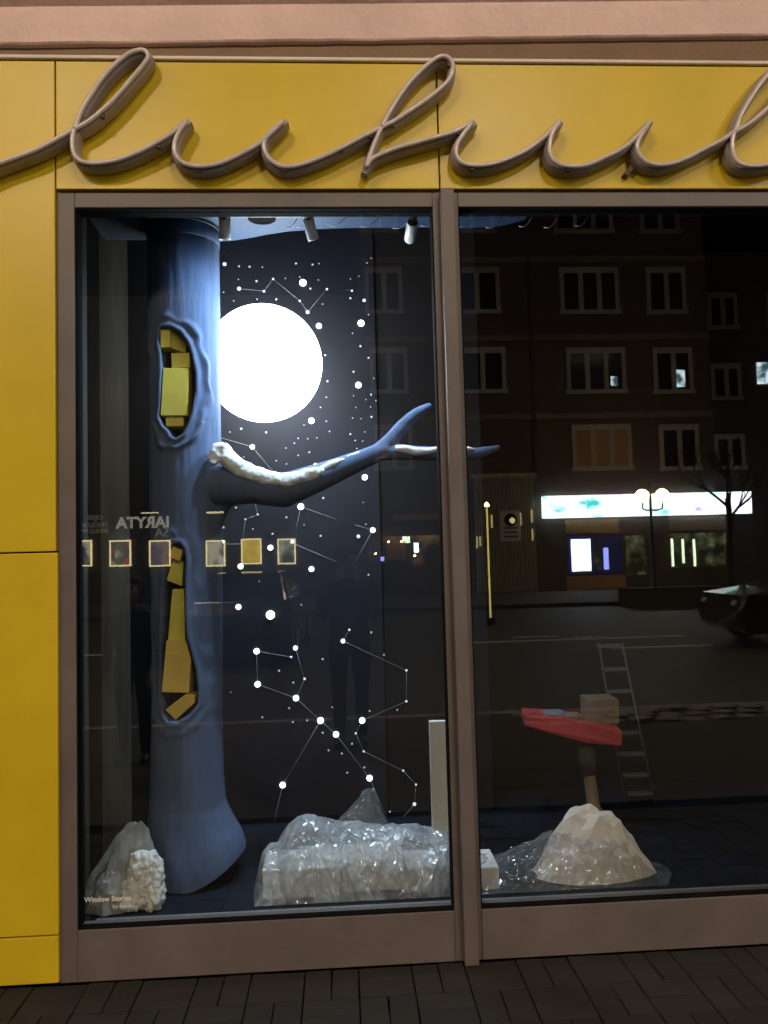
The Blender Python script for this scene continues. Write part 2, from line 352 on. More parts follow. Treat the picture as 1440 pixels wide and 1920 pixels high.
M['shop_in'] = emit_ramp('lit_shelves', [(0.44, (0.02, 0.025, 0.01)), (0.60, (0.22, 0.25, 0.12)), (0.72, (0.6, 0.65, 0.35))], 1.8, 1.9, 1.0)
M['shop_blue'] = emit('blue_lit_room', (0.03, 0.04, 0.14), 0.9)
M['globe'] = emit('lamp_globe', (1.0, 0.62, 0.26), 85.0)
M['bowl'] = emit('unseen_lamp_bowl', (1.0, 0.80, 0.62), LAMP_L)
M['column_glow'] = emit('column_glow', (1.0, 0.78, 0.22), 4.5)
M['cafe'] = emit_ramp('cafe_inside', [(0.46, (0.01, 0.008, 0.006)), (0.6, (0.30, 0.16, 0.07)), (0.75, (0.8, 0.5, 0.25))], 1.6, 1.1, 2.0)
M['skin'] = mat('skin', (0.42, 0.26, 0.19), 0.55, var=0.06)
M['coat'] = mat('black_coat', (0.010, 0.010, 0.012), 0.8, var=0.2)
M['trousers'] = mat('dark_trousers', (0.014, 0.015, 0.020), 0.85, var=0.2)
M['shoe'] = mat('black_shoe', (0.012, 0.010, 0.010), 0.5, var=0.2)
M['scarf'] = mat('grey_scarf', (0.16, 0.15, 0.15), 0.85, var=0.2)
M['hairm'] = mat('dark_hair', (0.02, 0.014, 0.010), 0.6, var=0.2)
M['car'] = mat('black_car_paint', (0.010, 0.010, 0.014), 0.2, var=0.2, coat=1.0)
M['tyre'] = mat('tyre_rubber', (0.012, 0.012, 0.012), 0.85, var=0.2)
M['car_lamp'] = mat('car_lamp_glass', (0.5, 0.5, 0.5), 0.15, var=0.05)
M['bark'] = mat('dark_bark', (0.035, 0.026, 0.020), 0.9, var=0.3, scale=14, bump=0.006, bscale=30)
M['gate_glow'] = emit('slat_highlight_glow', (1.0, 0.78, 0.3), 3.2)
M['gate'] = mat('grey_gate_metal', (0.36, 0.34, 0.26), 0.5, var=0.2, scale=3)

# ------------------------------------------------------------------ ground, pavement, road
PAVE_Y0, KERB_Y = -1.7, -4.55
def structure(o): o['kind'] = 'structure'; return o
pav = box('pavement', -14, 16, KERB_Y, 0.02, -0.25, -0.055, M['sand']); structure(pav)
# concrete pavers, 10 x 20 cm in a basket weave of pairs; the nearest 300 singly
cells = []
rp = random.Random(3)
X0, X1 = -2.6, 3.0
ncx = int((X1 - X0) / 0.2); ncy = int(-PAVE_Y0 / 0.2)
bmz = {}
def paver_mesh(k, lng):
    bm = bmesh.new(); a, b = (0.1, 0.05) if lng else (0.05, 0.1)
    g = 0.0025
    bm_box(bm, -a + g, a - g, -b + g, b - g, -0.055, 0.0, 0.003)
    me = bpy.data.meshes.new('paver'); bmesh.ops.recalc_face_normals(bm, faces=bm.faces); bm.to_mesh(me); bm.free()
    me.materials.append(M['paver'] if k == 0 else M['paver_grey']); return me
PM = {(k, l): paver_mesh(k, l) for k in (0, 1) for l in (0, 1)}
spots = []
for j in range(ncy):
    for i in range(ncx):
        cx = X0 + 0.2 * i + 0.1 + 0.03; cyy = 0.012 - 0.2 * j - 0.1; lng = (i + j) % 2
        for s in (-1, 1):
            spots.append((cx + (0 if lng else s * 0.05), cyy + (s * 0.05 if lng else 0), lng))
spots.sort(key=lambda p: (p[0] - 0.2) ** 2 * 0.25 + p[1] ** 2 * 2)
rest = bmesh.new()
for n_, (x, y, lng) in enumerate(spots):
    dz = rp.uniform(-0.003, 0.0015); rz = rp.uniform(-0.02, 0.02)
    if n_ < 300:
        o = bpy.data.objects.new('paver', PM[(rp.randint(0, 1), lng)]); COL.objects.link(o); o.parent = pav
        o.location = (x, y, dz); o.rotation_euler = (rp.uniform(-0.008, 0.008), rp.uniform(-0.008, 0.008), rz)
    else:
        a, b = (0.0975, 0.0475) if lng else (0.0475, 0.0975); bm_box(rest, x - a, x + a, y - b, y + b, -0.055, dz, 0.002)
ro = from_bm('farther_pavers', rest, M['paver'], pav); ro['kind'] = 'stuff'
def sheet(name, x0, x1, y0, y1, z, m, parent=None):
    return mesh(name, [(x0, y0, z), (x1, y0, z), (x1, y1, z), (x0, y1, z)], [(0, 1, 2, 3)], m, parent)
paved = sheet('paving', -14, 16, KERB_Y, PAVE_Y0 - 0.02, 0.0, M['pave_far'], pav)
sheet('paving', -14, X0, PAVE_Y0 - 0.02, 0.0, 0.0, M['pave_far'], pav); sheet('paving', X1 + 0.05, 16, PAVE_Y0 - 0.02, 0.0, 0.0, M['pave_far'], pav)
ground = sheet('ground', -160, 160, -160, 160, -0.30, M['asphalt']); structure(ground)
road = sheet('road', -60, 60, -21.0, KERB_Y - 0.2, -0.12, M['asphalt']); structure(road)
farpav = box('far_pavement', -40, 40, -34, -21.0, -0.3, 0.0, M['pave_far']); structure(farpav)
# kerb of pale granite setts
kerb = box('kerb', -14, 16, KERB_Y - 0.2, KERB_Y, -0.28, -0.012, M['granite'], bev=0.01); structure(kerb)
bm = bmesh.new(); bm_box(bm, -0.095, 0.095, -0.078, 0.078, -0.05, 0.03, 0.02); me_sett = bpy.data.meshes.new('sett'); bm.to_mesh(me_sett); bm.free(); me_sett.materials.append(M['granite'])
for j in range(3):
    for i in range(16):
        o = bpy.data.objects.new('sett', me_sett); COL.objects.link(o); o.parent = kerb
        o.location = (1.7 + i * 0.25 + (j % 2) * 0.12, KERB_Y + 0.14 + j * 0.215, rp.uniform(-0.025, 0.01)); o.rotation_euler = (rp.uniform(-0.06, 0.06), rp.uniform(-0.06, 0.06), rp.uniform(-0.08, 0.08))
for y, x0, x1, w in ((-11.9, 2.4, 6.6, 0.14), (-10.3, 4.6, 6.4, 0.12), (-12.6, 3.4, 4.3, 0.1), (-12.2, 4.5, 5.2, 0.1), (-11.9, -12, -2.5, 0.14)):
    sheet('lane_marking', x0, x1, y - w, y + w, -0.114, M['paint'], road)

# ------------------------------------------------------------------ the shop front
zb = W(400, 354, 0).z                       # lower edge of the yellow fascia
zt = W(720, 119, 0).z                       # upper edge
xs = W(103.5, 230, 0).x; xl = W(107.5, 1000, 0).x; xm = W(821, 230, 0).x
fac = thing('shop_facade', 'yellow panelled shop front under a pink stucco cornice', 'building', (0.0, 0.0, 0.0))
def panel(x0, x1, z0, z1): return box('cladding_panel', x0, x1, 0.0, 0.03, z0, z1, M['yellow'], fac, 0.0025)
g = 0.003
zs1, zs2 = W(54, 1036, 0).z, W(54, 1757, 0).z
XL = -3.4
panel(XL, xs - g, zs1 + g, zt)
panel(XL, xl, zs2 + g, zs1 - g); panel(XL, xl, 0.012, zs2 - g)
# fill between seam and frame edge of the left column, upper piece belongs to the first panel
panel(xs + g, xm - g, zb, zt); panel(xm + g, 3.30, zb, zt); panel(3.306, 5.4, zb, zt); panel(3.306, 5.4, 0.012, zb - 0.006)
box('backing_wall', XL, xl - 0.01, 0.032, 0.40, 0.0, zt + 0.25, M['dark_gap'], fac)
box('backing_wall', 3.32, 5.4, 0.032, 0.40, 0.0, zt + 0.25, M['dark_gap'], fac)
box('backing_wall', xl - 0.009, 3.319, 0.032, 0.075, zb + 0.012, zt + 0.25, M['dark_gap'], fac)
# trim line, recessed brown band widening to the right, stucco cornice above it
ztt = W(720, 108, -0.012).z
box('trim_strip', XL, 5.4, -0.014, 0.031, zt + 0.003, ztt, M['trim'], fac, 0.003)
pL, pR = W(0, 82, -0.022), W(1440, 65, -0.022)
def zf(x): return pL.z + (pR.z - pL.z) * (x - pL.x) / (pR.x - pL.x)
nseg = 240; vs, fs = [], []
rows = [(0.02, -0.004), (-0.016, 0.0), (-0.022, 0.006), (-0.024, 0.08), (-0.022, 0.150), (-0.034, 0.158), (-0.052, 0.170), (-0.056, 0.20), (-0.056, 0.60), (0.03, 0.60)]
for i in range(nseg + 1):
    x = XL + (5.4 - XL) * i / nseg; w = noise.noise((x * 9, 0, 0)) * 0.003 + noise.noise((x * 31, 2, 0)) * 0.0015; w2 = noise.noise((x * 2.3, 5, 0)) * 0.005
    for k, (yy, dz) in enumerate(rows): vs.append((x, yy + (w2 if 1 < k < 9 else 0), zf(x) + dz + (w if k < 4 else w2 * 0.6)))
nr = len(rows)
for i in range(nseg):
    for k in range(nr - 1): fs.append((i * nr + k, (i + 1) * nr + k, (i + 1) * nr + k + 1, i * nr + k + 1))
corn = mesh('cornice', vs, fs, M['stucco'], fac)
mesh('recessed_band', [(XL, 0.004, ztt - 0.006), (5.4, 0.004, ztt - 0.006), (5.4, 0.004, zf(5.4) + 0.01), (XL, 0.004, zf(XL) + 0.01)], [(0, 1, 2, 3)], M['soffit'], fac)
box('upper_wall', XL, 5.4, 0.10, 0.4, zt + 0.26, 9.0, M['stucco'], fac)

# ------------------------------------------------------------------ the shop window: frame, mullion, two panes
FY = 0.018                                   # front face of the frame
win = thing('shop_window', 'tall brown aluminium shop window of two glass panes beneath the yellow fascia', 'window', (0.0, 0.05, 0.0))
xg0 = W(142, 1000, FY).x; xg1 = W(814.5, 500, FY).x; xg2 = W(862.5, 500, FY).x; xg3 = 3.20
zg0 = W(147, 1745, FY).z; zg1 = W(480, 388.5, FY).z; zf1 = W(480, 359, FY).z
box('jamb', xl - 0.004, xg0, FY, 0.10, 0.0, zf1, M['frame'], win, 0.003)
box('jamb', xg3, 3.303, FY, 0.10, 0.0, zf1, M['frame'], win, 0.003)
box('top_rail', xg0 + 0.0005, xg1 - 0.0005, FY, 0.10, zg1, zf1, M['frame'], win, 0.003)
box('top_rail', xg2 + 0.0005, xg3 - 0.0005, FY, 0.10, zg1, zf1, M['frame'], win, 0.003)
box('bottom_rail', xg0 + 0.0005, xg1 - 0.0005, FY, 0.10, 0.0, zg0, M['frame'], win, 0.003)
box('bottom_rail', xg2 + 0.0005, xg3 - 0.0005, FY, 0.10, 0.0, zg0, M['frame'], win, 0.003)
mu = box('mullion', xg1, xg2, FY + 0.001, 0.10, 0.0, zf1, M['frame'], win, 0.003)
CY = -0.032
xc0, xc1 = W(846.5, 1000, CY).x, W(872.5, 1000, CY).x
box('mullion_cap', xc0, xc1, CY, FY, 0.004, W(838, 351.5, CY).z, M['frame'], mu, 0.004)
box('head_gasket', xl, 3.30, 0.031, 0.099, zf1 + 0.001, zb + 0.011, M['gasket'], win)
for a, b in ((xg0, xg1), (xg2, xg3)):
    pane = box('glass_pane', a - 0.008, b + 0.008, GLASS_Y - 0.004, GLASS_Y + 0.004, zg0 - 0.008, zg1 + 0.008, M['glass'], win)
    bm = bmesh.new()
    e = 0.005
    bm_box(bm, a, a + e, FY + 0.005, GLASS_Y - 0.005, zg0, zg1); bm_box(bm, b - e, b, FY + 0.005, GLASS_Y - 0.005, zg0, zg1)
    bm_box(bm, a + e, b - e, FY + 0.005, GLASS_Y - 0.005, zg0, zg0 + 0.009); bm_box(bm, a + e, b - e, FY + 0.005, GLASS_Y - 0.005, zg1 - e, zg1)
    i0, i1 = GLASS_Y + 0.005, 0.1015
    bm_box(bm, a, a + 0.003, i0, i1, zg0, zg1); bm_box(bm, b - 0.003, b, i0, i1, zg0, zg1); bm_box(bm, a + 0.003, b - 0.003, i0, i1, zg1 - 0.003, zg1)  # black lining added to darken the moonlit inner jamb sides
    from_bm('seal', bm, M['gasket'], pane)
    if a == xg0: pane_l = pane
# vinyl lettering on the left pane
TY = GLASS_Y - 0.0055
p0 = W(158, 1692, TY)
Mt = Matrix.Translation(p0) @ Matrix.Rotation(math.pi / 2, 4, 'X')
text_mesh('lettering', 'Window Stories.', 0.0265, M['vinyl'], Mt, pane_l, bold=0.0005)
p1 = W(211, 1703, TY)
text_mesh('lettering', 'by lubulu', 0.022, M['vinyl'], Matrix.Translation(p1) @ Matrix.Rotation(math.pi / 2, 4, 'X'), pane_l)

# ------------------------------------------------------------------ the unlit neon script over the window
SY = -0.074
sign = thing('neon_sign', 'large unlit script neon sign with grey channels on the yellow fascia', 'sign', (W(720, 310, 0).x, -0.01, W(720, 330, 0).z))
L1 = [(-60, 332), (0, 306), (70, 280), (135, 245), (170, 225), (210, 190), (245, 150), (270, 120), (278, 105), (270, 95), (258, 95), (240, 102), (215, 122), (190, 150), (170, 180), (155, 205), (145, 230),
      (137, 252), (136, 275), (142, 294), (157, 304), (185, 306), (220, 300), (260, 285), (295, 267), (320, 251), (349, 228)]
U1 = [(349, 228), (336, 248), (327, 272), (330, 291), (342, 305), (365, 312), (395, 311), (425, 302), (460, 285), (487, 269), (508, 250), (531, 228)]
HB = [(531, 228), (506, 249), (495, 268), (497, 285), (508, 301), (530, 312), (555, 311), (590, 300), (625, 285), (660, 267), (702, 245), (735, 229), (765, 210), (795, 190), (827, 165), (844, 145), (849, 122), (841, 109),
      (827, 106), (810, 115), (785, 137), (760, 165), (740, 195), (720, 230), (705, 262), (692, 296), (686, 314)]
HC = [(686, 314), (697, 299), (720, 287), (750, 276), (780, 268), (820, 257), (855, 246), (887, 229)]
U2 = [(887, 229), (870, 250), (857, 270), (855, 290), (865, 304), (885, 310), (920, 308), (955, 297), (990, 280), (1020, 257), (1050, 228)]
U3 = [(1050, 228), (1036, 249), (1030, 270), (1031, 290), (1042, 305), (1065, 312), (1100, 310), (1135, 295), (1165, 280), (1190, 260), (1220, 228)]
L2a = [(1220, 228), (1201, 255), (1194, 275), (1200, 292), (1215, 305), (1245, 309), (1280, 300), (1320, 280), (1355, 262)]
L2 = L2a + [(x + 1237, y + 5) for x, y in L1[3:-1]] + [(1349 + 237, 233)]
U4 = [(x + 1237, y + 5) for x, y in U1]
def sweep_channel(bm, P, w, y0, y1, w2):
    """ribbon-like box following the stroke: front width w2, back width w"""
    n = len(P); rings = []
    for i in range(n):
        t = (P[min(i + 1, n - 1)] - P[max(i - 1, 0)]); t.y = 0; t.normalize(); nn = Vector((-t.z, 0, t.x))
        ext = 0
        if i == 0: ext = -w * 0.5
        if i == n - 1: ext = w * 0.5
        c = P[i] + t * ext; wf = 0.72 if i in (0, n - 1) else 1.0
        rings.append([bm.verts.new((c + nn * s * q * wf)[:1] + (yy,) + (c + nn * s * q * wf)[2:]) for s, q, yy in
                      ((-1, w2 * 0.36, y0), (1, w2 * 0.36, y0), (1, w2 * 0.5, y0 + 0.01), (1, w * 0.5, y1), (-1, w * 0.5, y1), (-1, w2 * 0.5, y0 + 0.01))])
    for i in range(n - 1):
        for k in range(6): bm.faces.new((rings[i][k], rings[i][(k + 1) % 6], rings[i + 1][(k + 1) % 6], rings[i + 1][k]))
    bm.faces.new(rings[0][::-1]); bm.faces.new(rings[-1])
def arc_resample(P, step):
    out = [P[0]]; acc = 0
    for a, b in zip(P[:-1], P[1:]):
        acc += (b - a).length
        if acc >= step: out.append(b); acc = 0
    if (out[-1] - P[-1]).length > 1e-6: out.append(P[-1])
    return out
for k, S in enumerate((L1, U1, HB, HC, U2, U3, L2, U4)):
    P = arc_resample(catmull([W(x, y, SY) for x, y in S], 8), 0.007)
    bm = bmesh.new(); sweep_channel(bm, P, 0.034, SY + 0.010 + 0.0013 * k, -0.016, 0.031)
    ch = from_bm('letter_channel', bm, M['channel'], sign)
    lift = [Vector((p.x, SY - 0.001 - 0.002 * (k % 2), p.z)) for p in P]
    tube('neon_tube', lift, 0.0092, M['tube'], ch, 10)
for (px, py) in ((160, 222), (192, 214), (150, 300), (297, 270), (375, 314), (535, 314), (640, 279), (694, 251), (735, 231), (860, 246), (885, 312), (1065, 314), (1370, 256), (842, 118)):
    c = W(px, py, SY + 0.008); box('tube_clip', c.x - 0.0075, c.x + 0.0075, SY + 0.001, SY + 0.02, c.z - 0.016, c.z + 0.004, M['bracket'], sign, 0.001)
c = W(1180, 320, -0.03)
bm = bmesh.new(); bm_prism(bm, [c + Vector(v) for v in ((-0.024, 0, -0.012), (-0.006, 0, -0.022), (0.026, 0, 0.016), (0.006, 0, 0.026))], (0, 0.031, 0), 0.002)
from_bm('cable_gland', bm, M['bracket'], sign)

# ------------------------------------------------------------------ display interior: shell, platform, ceiling, backdrop
PZ = W(420, 1716, 0.10).z + 0.0             # platform top
room = thing('display_room', 'dark display room behind the shop glass', 'room', (0.5, 1.2, 0.0)); room['kind'] = 'structure'
XI0, XI1, YI1, ZI1 = -1.55, 3.9, 2.6, 3.75
box('floor_slab', XI0, XI1, 0.105, YI1, -0.04, 0.02, M['blackroom'], room)
box('back_wall', XI0, XI1, YI1, YI1 + 0.1, 0.02, ZI1, M['blackroom'], room)
box('side_wall', XI0 - 0.1, XI0, 0.40, YI1, 0.02, ZI1, M['blackroom'], room); box('side_wall', XI1, XI1 + 0.1, 0.105, YI1, 0.02, ZI1, M['blackroom'], room)
box('room_ceiling', XI0, XI1, 0.105, YI1, ZI1, ZI1 + 0.1, M['blackroom'], room)
box('head_wall', XI0, XI1, 0.078, 0.12, zt + 0.255, ZI1, M['blackroom'], room)
xp0 = W(178, 1715, 0.10).x
plat = thing('display_platform', 'low dark display platform with a grey front edge inside the window', 'platform', (0.9, 0.6, 0.02)); 
box('deck', xp0, 3.7, 0.125, 1.55, 0.021, PZ, M['platform'], plat, 0.004)
box('front_edge', xp0, 3.7, 0.108, 0.124, PZ - 0.045, PZ + 0.003, M['alu_edge'], plat, 0.002)
# vertical panels left of the tree
for i, (a, b, yy, m) in enumerate(((100, 189, 0.85, 'umber'), (189, 243, 0.85, 'olive'), (243, 310, 0.85, 'backdrop2'))):
    xa, xb = W(a, 1000, yy).x, W(b, 1000, yy).x
    o = box('side_panel', xa, xb, yy, yy + 0.02, 0.03, 3.3, M[m], room, 0.0)
# backdrop
BY = 1.16
bd = thing('star_backdrop', 'dark blue night sky backdrop with glowing stars and thin constellation lines', 'backdrop', (W(560, 1500, BY).x, BY, PZ))
xb0, xb1, xb2 = W(330, 900, BY).x, W(711, 900, BY).x, W(905, 900, BY).x
box('backdrop_panel', xb0, xb1, BY, BY + 0.02, PZ - 0.01, 3.42, M['backdrop'], bd, 0.002)
box('backdrop_panel', xb1 + 0.004, xb2, BY + 0.012, BY + 0.03, PZ - 0.01, 3.42, M['backdrop2'], bd, 0.002)
big = [(568,530,7.5),(598,611,6),(677,606,7),(672,722,6.5),(584,789,6.5),(592,874,6),(684,895,6),(564,950,6.5),(473,838,5),(699,994,5.5),(507,1027,5.5),(584,1067,5.5),(451,1062,5.5),(447,1138,5.5),(507,1153,9),(481,1221,6),(554,1215,4.5),(483,1283,6),(555,1309,6),(601,1351,6.5),(630,1377,6),(679,1351,6),(643,1202,4.2),(693,1459,6),(530,1472,6)]
med = [(421,495,4),(448,541,4),(683,563,3.5),(577,585,4),(672,1006,3.7),(571,1273,2.5),(546,1232,2.2),(655,1181,2.2),(762,1257,2.3),(762,1315,2.3),(667,1375,2),(682,1409,2),(756,1445,2),(780,1471,2),(777,1508,3.6),(495,546,2.5),(512,523,2.3),(562,564,2.3),(613,542,2.3),(660,545,2.3),(418,1016,3.0),(548,1016,4.0)]
sml = [(448,499,2),(468,500,2),(492,501,1.4),(555,494,2),(586,496,2),(598,494,1.2),(481,527,2.2),(447,524,1.2),(535,522,1.2),(562,519,1.2),(582,541,2.2),(597,525,1.2),(657,523,1.3),(673,518,1.3),(688,493,1.3),(696,484,1.5),(657,559,2.2),(518,561,2),(482,561,1.3),(438,564,1.3),(419,548,1.3),(605,570,1.2),(691,590,1.4),(661,625,1.3),(676,649,2.2),(691,671,2),(610,666,2),(663,697,2),(701,709,1.4),(614,715,2),(663,742,1.3),(696,740,2),(612,745,1.4),(705,751,1.4),(601,764,1.4),(667,764,1.2),(695,763,1.2),(686,749,1.2),(661,784,1.2),(677,785,1.2),(697,782,2.2),(612,790,1.4),(570,797,1.2),(618,809,1.4),(594,821,1.2),(577,823,1.2),(559,822,1.4),(657,814,1.8),(684,810,1.3),(666,826,1.2),(680,827,1.2),(669,841,1.3),(452,804,2.2),(499,811,2.2),(431,810,1.2),(552,831,1.4),(536,840,1.2),(559,854,1.4),(580,848,1.4),(518,864,1.3),(537,870,1.3),(457,857,1.2),(606,934,2),(681,942,1.2),(442,952,2),(537,970,2),(419,989,2),(483,965,2.2),(460,974,1.8),(474,992,1.3),(511,1001,2),(570,984,1.2),(601,1005,2),(686,983,1.3),(691,1078,2),(696,1186,2),(605,1236,2),(720,1228,1.8),(523,1258,2),(550,1280,1.8),(433,1298,1.2),(542,1328,1.8),(623,1326,1.5),(693,1333,1.8),(745,1331,1.8),(492,1345,1.8),(549,1354,1.8),(576,1351,1.8),(605,1374,1.8),(660,1395,1.8),(616,1407,1.8),(641,1413,1.8),(651,1449,1.8),(683,1439,1.8),(486,1090,1.2),(565,1134,1.4),(731,1522,1.8)]
cache = {}
def star_mesh(r, m):
    k = (round(r, 4), m)
    if k not in cache:
        bm = bmesh.new(); bm_ell(bm, (0, 0, 0), (r, r * 0.7, r), 2); me = bpy.data.meshes.new('star'); bm.to_mesh(me); bm.free()
        me.polygons.foreach_set('use_smooth', [True] * len(me.polygons)); me.materials.append(M[m]); cache[k] = me
    return cache[k]
rr = 1.0 / (F_PX / (CAM_D + BY))
for L_, m, f in ((big, 'star', 0.92), (med, 'star2', 0.95), (sml, 'star3', 1.0)):
    for (px, py, r) in L_:
        o = bpy.data.objects.new('star', star_mesh(r * rr * f, m)); COL.objects.link(o); o.parent = bd
        p = W(px, py, BY - 0.006); o.location = p - BASE[bd.name]; BASE[o.name] = BASE[bd.name]
segs = [((448,541),(495,546)),((495,546),(512,523)),((512,523),(562,564)),((562,564),(577,585)),((577,585),(613,542)),((648,543),(660,545)),((405,818),(473,838)),((473,838),(510,882)),((478,941),(483,965)),((483,965),(460,974)),((460,974),(455,1010)),((564,950),(629,973)),((564,950),(552,1005)),((552,1020),(632,1054)),((420,1020),(452,1020)),((699,994),(665,984)),((699,994),(665,1055)),((481,1221),(546,1232)),((554,1215),(571,1273)),((571,1273),(555,1309)),((481,1221),(483,1283)),((483,1283),(555,1309)),((555,1309),(601,1351)),((601,1351),(630,1377)),((630,1377),(693,1459)),((601,1351),(530,1472)),((530,1472),(505,1578)),((643,1202),(655,1181)),((643,1202),(762,1257)),((762,1257),(762,1315)),((762,1315),(679,1351)),((679,1351),(667,1375)),((667,1375),(682,1409)),((682,1409),(756,1445)),((756,1445),(780,1471)),((780,1471),(777,1508)),((777,1508),(745,1545)),((693,1459),(732,1550))]
for a, b in segs:
    tube('constellation_line', [W(*a, BY - 0.004), W(*b, BY - 0.004)], 0.0009, M['line'], bd, 5)

# blue ceiling board with a wavy back edge
CZ = W(345, 408, 0.36).z + 0.01
back = [(345, 452), (412, 453), (440, 451), (470, 446), (500, 440), (540, 434), (590, 430), (640, 428), (720, 427), (800, 427), (880, 428), (940, 424), (985, 412)]
bp = [G(x, y, CZ) for x, y in back]
fr = [Vector((bp[-1].x, 0.20, CZ)), Vector((bp[0].x, 0.20, CZ))]
cb = prism('ceiling_board', bp + fr, (0, 0, 0.04), M['ceil'], None, 0.0)
tag(cb, 'light blue ceiling board with a wavy edge above the moon lamp', 'ceiling board')
q0, q1 = G(197, 450, CZ), G(344, 450, CZ)
nb = prism('ceiling_board', [q0, q1, Vector((q1.x, q1.y - 0.26, CZ)), Vector((q0.x, q0.y - 0.26, CZ))], (0, 0, 0.04), M['shaded'], None, 0.0)  # same ceiling, given a darker colour where the trunk shades it
tag(nb, 'dim navy ceiling board with the shade of the trunk in its colour', 'ceiling board')
c = G(491, 409, CZ - 0.001)
tag(lathe('recessed_downlight', [(0.062, 0.0), (0.062, -0.004), (0.05, -0.008), (0.044, -0.003), (0.02, -0.002)], c, M['gasket'], None), 'dark round recessed downlight in the blue ceiling board', 'downlight')
# curled wire loops on the ceiling edge
ORD = ['first', 'second', 'third', 'fourth', 'fifth', 'sixth', 'seventh', 'eighth', 'ninth', 'tenth', 'eleventh']
for i, (px, py, w) in enumerate(((545, 420, 12), (566, 418, 16), (632, 416, 18), (692, 418, 18), (752, 421, 17), (806, 417, 16), (872, 418, 14), (925, 420, 14), (985, 418, 12), (1032, 420, 12), (1090, 417, 12))):
    pts = catmull([W(px - w, py + 6, 0.30), W(px - w * 0.3, py + 7, 0.29), W(px + w * 0.4, py + 1, 0.295), W(px + w, py - 10, 0.30)], 5)
    tag(tube('wire_loop', pts, 0.0022, M['wire'], None, 5), 'thin pale wire loop, %s from the tree along the ceiling edge' % ORD[i], 'wire', 'wire loops along the ceiling edge')
# black track and three white spot lamps
tr_y = 0.16
ta, tb = W(392, 399, tr_y), W(862, 399, tr_y)
trk = thing('lighting_track', 'black lighting track along the top of the window', 'track', (0, tr_y, ta.z))
box('rail', ta.x - 0.4, 1.9, tr_y - 0.02, tr_y + 0.02, ta.z - 0.012, ta.z + 0.012, M['black_metal'], trk, 0.002)
box('rail_slot', ta.x - 0.4, 1.9, tr_y - 0.028, tr_y - 0.021, ta.z + 0.004, ta.z + 0.010, M['alu_edge'], trk)
box('ceiling_strip', -0.95, 3.1, tr_y - 0.03, tr_y + 0.05, ta.z + 0.014, ta.z + 0.07, M['black_metal'], trk)
for i, ((tx, ty), (bx, by), dy, lab) in enumerate((((421, 407), (422, 450), 0.02, 'white cylinder spot lamp nearest the blue tree, half behind its trunk top'),
                                         ((577, 410), (588, 450), 0.04, 'white cylinder spot lamp tilted above the moon lamp'),
                                         ((774, 416), (768, 450), 0.10, 'white cylinder spot lamp beside the mullion showing its black open end'))):
    a = W(tx, ty, tr_y + 0.03); b = W(bx, by, tr_y + 0.03 + dy)
    sp = thing('spot_lamp', lab, 'spot lamp', (a.x, tr_y, a.z), 'white spot lamps on the track')
    ax = (b - a); ln = ax.length; ax.normalize(); r = 0.0245
    if i < 2:
        lathe('body', [(r * 0.9, 0.0), (r, 0.004), (r, ln - 0.004), (r * 0.93, ln), (r * 0.8, ln - 0.01)], a, M['white_metal'], sp, ax, 28)
        lathe('lens', [(r * 0.78, ln - 0.009), (r * 0.5, ln - 0.009)], a, M['black_metal'], sp, ax, 24)
    else:
        lathe('body', [(r * 0.9, 0.012), (r * 0.93, 0.0), (r, 0.003), (r, ln - 0.004), (r * 0.93, ln)], a, M['white_metal'], sp, ax, 28)
        lathe('lens', [(r * 0.88, 0.008), (r * 0.5, 0.0095)], a, M['black_metal'], sp, ax, 24)
    ld = bpy.data.lights.new('spot_beam', 'SPOT'); ld.energy = SPOT_W[i]; ld.color = (0.50, 0.72, 1.0); ld.spot_size = math.radians((150, 125, 115)[i]); ld.spot_blend = 1.0; ld.shadow_soft_size = 0.02
    lo = bpy.data.objects.new('spot_beam', ld); COL.objects.link(lo); lo.parent = sp
    pos = a + ax * (ln + 0.012)
    aim = W(*((350, 760), (350, 800), (600, 900))[i], 0.40)
    lo.location = pos - BASE[sp.name]; lo.rotation_euler = (aim - pos).to_track_quat('-Z', 'Y').to_euler()
    box('adapter', a.x - 0.018, a.x + 0.018, tr_y - 0.022, tr_y + 0.022, ta.z - 0.022, ta.z - 0.0125, M['black_metal'], sp, 0.002)
    tube('stem', [Vector((a.x, tr_y, ta.z - 0.02)), a + ax * 0.03 + Vector((0, 0.0, 0))], 0.005, M['black_metal'], sp, 8)

# ------------------------------------------------------------------ moon lamp
MY = 0.80
mc = W(494.5, 682, MY); mr_ = 110.0 * (CAM_D + MY) / F_PX
moon = thing('moon_lamp', 'large round glowing white moon lamp behind the blue tree trunk', 'lamp', (mc.x, mc.y, mc.z))
bm = bmesh.new(); bmesh.ops.create_uvsphere(bm, u_segments=48, v_segments=32, radius=mr_, matrix=Matrix.Translation(mc)); from_bm('globe', bm, M['moon'], moon, True)
tube('wall_bracket', [Vector((mc.x, mc.y + mr_ * 0.98, mc.z)), Vector((mc.x, BY + 0.001, mc.z))], 0.02, M['black_metal'], moon, 10)

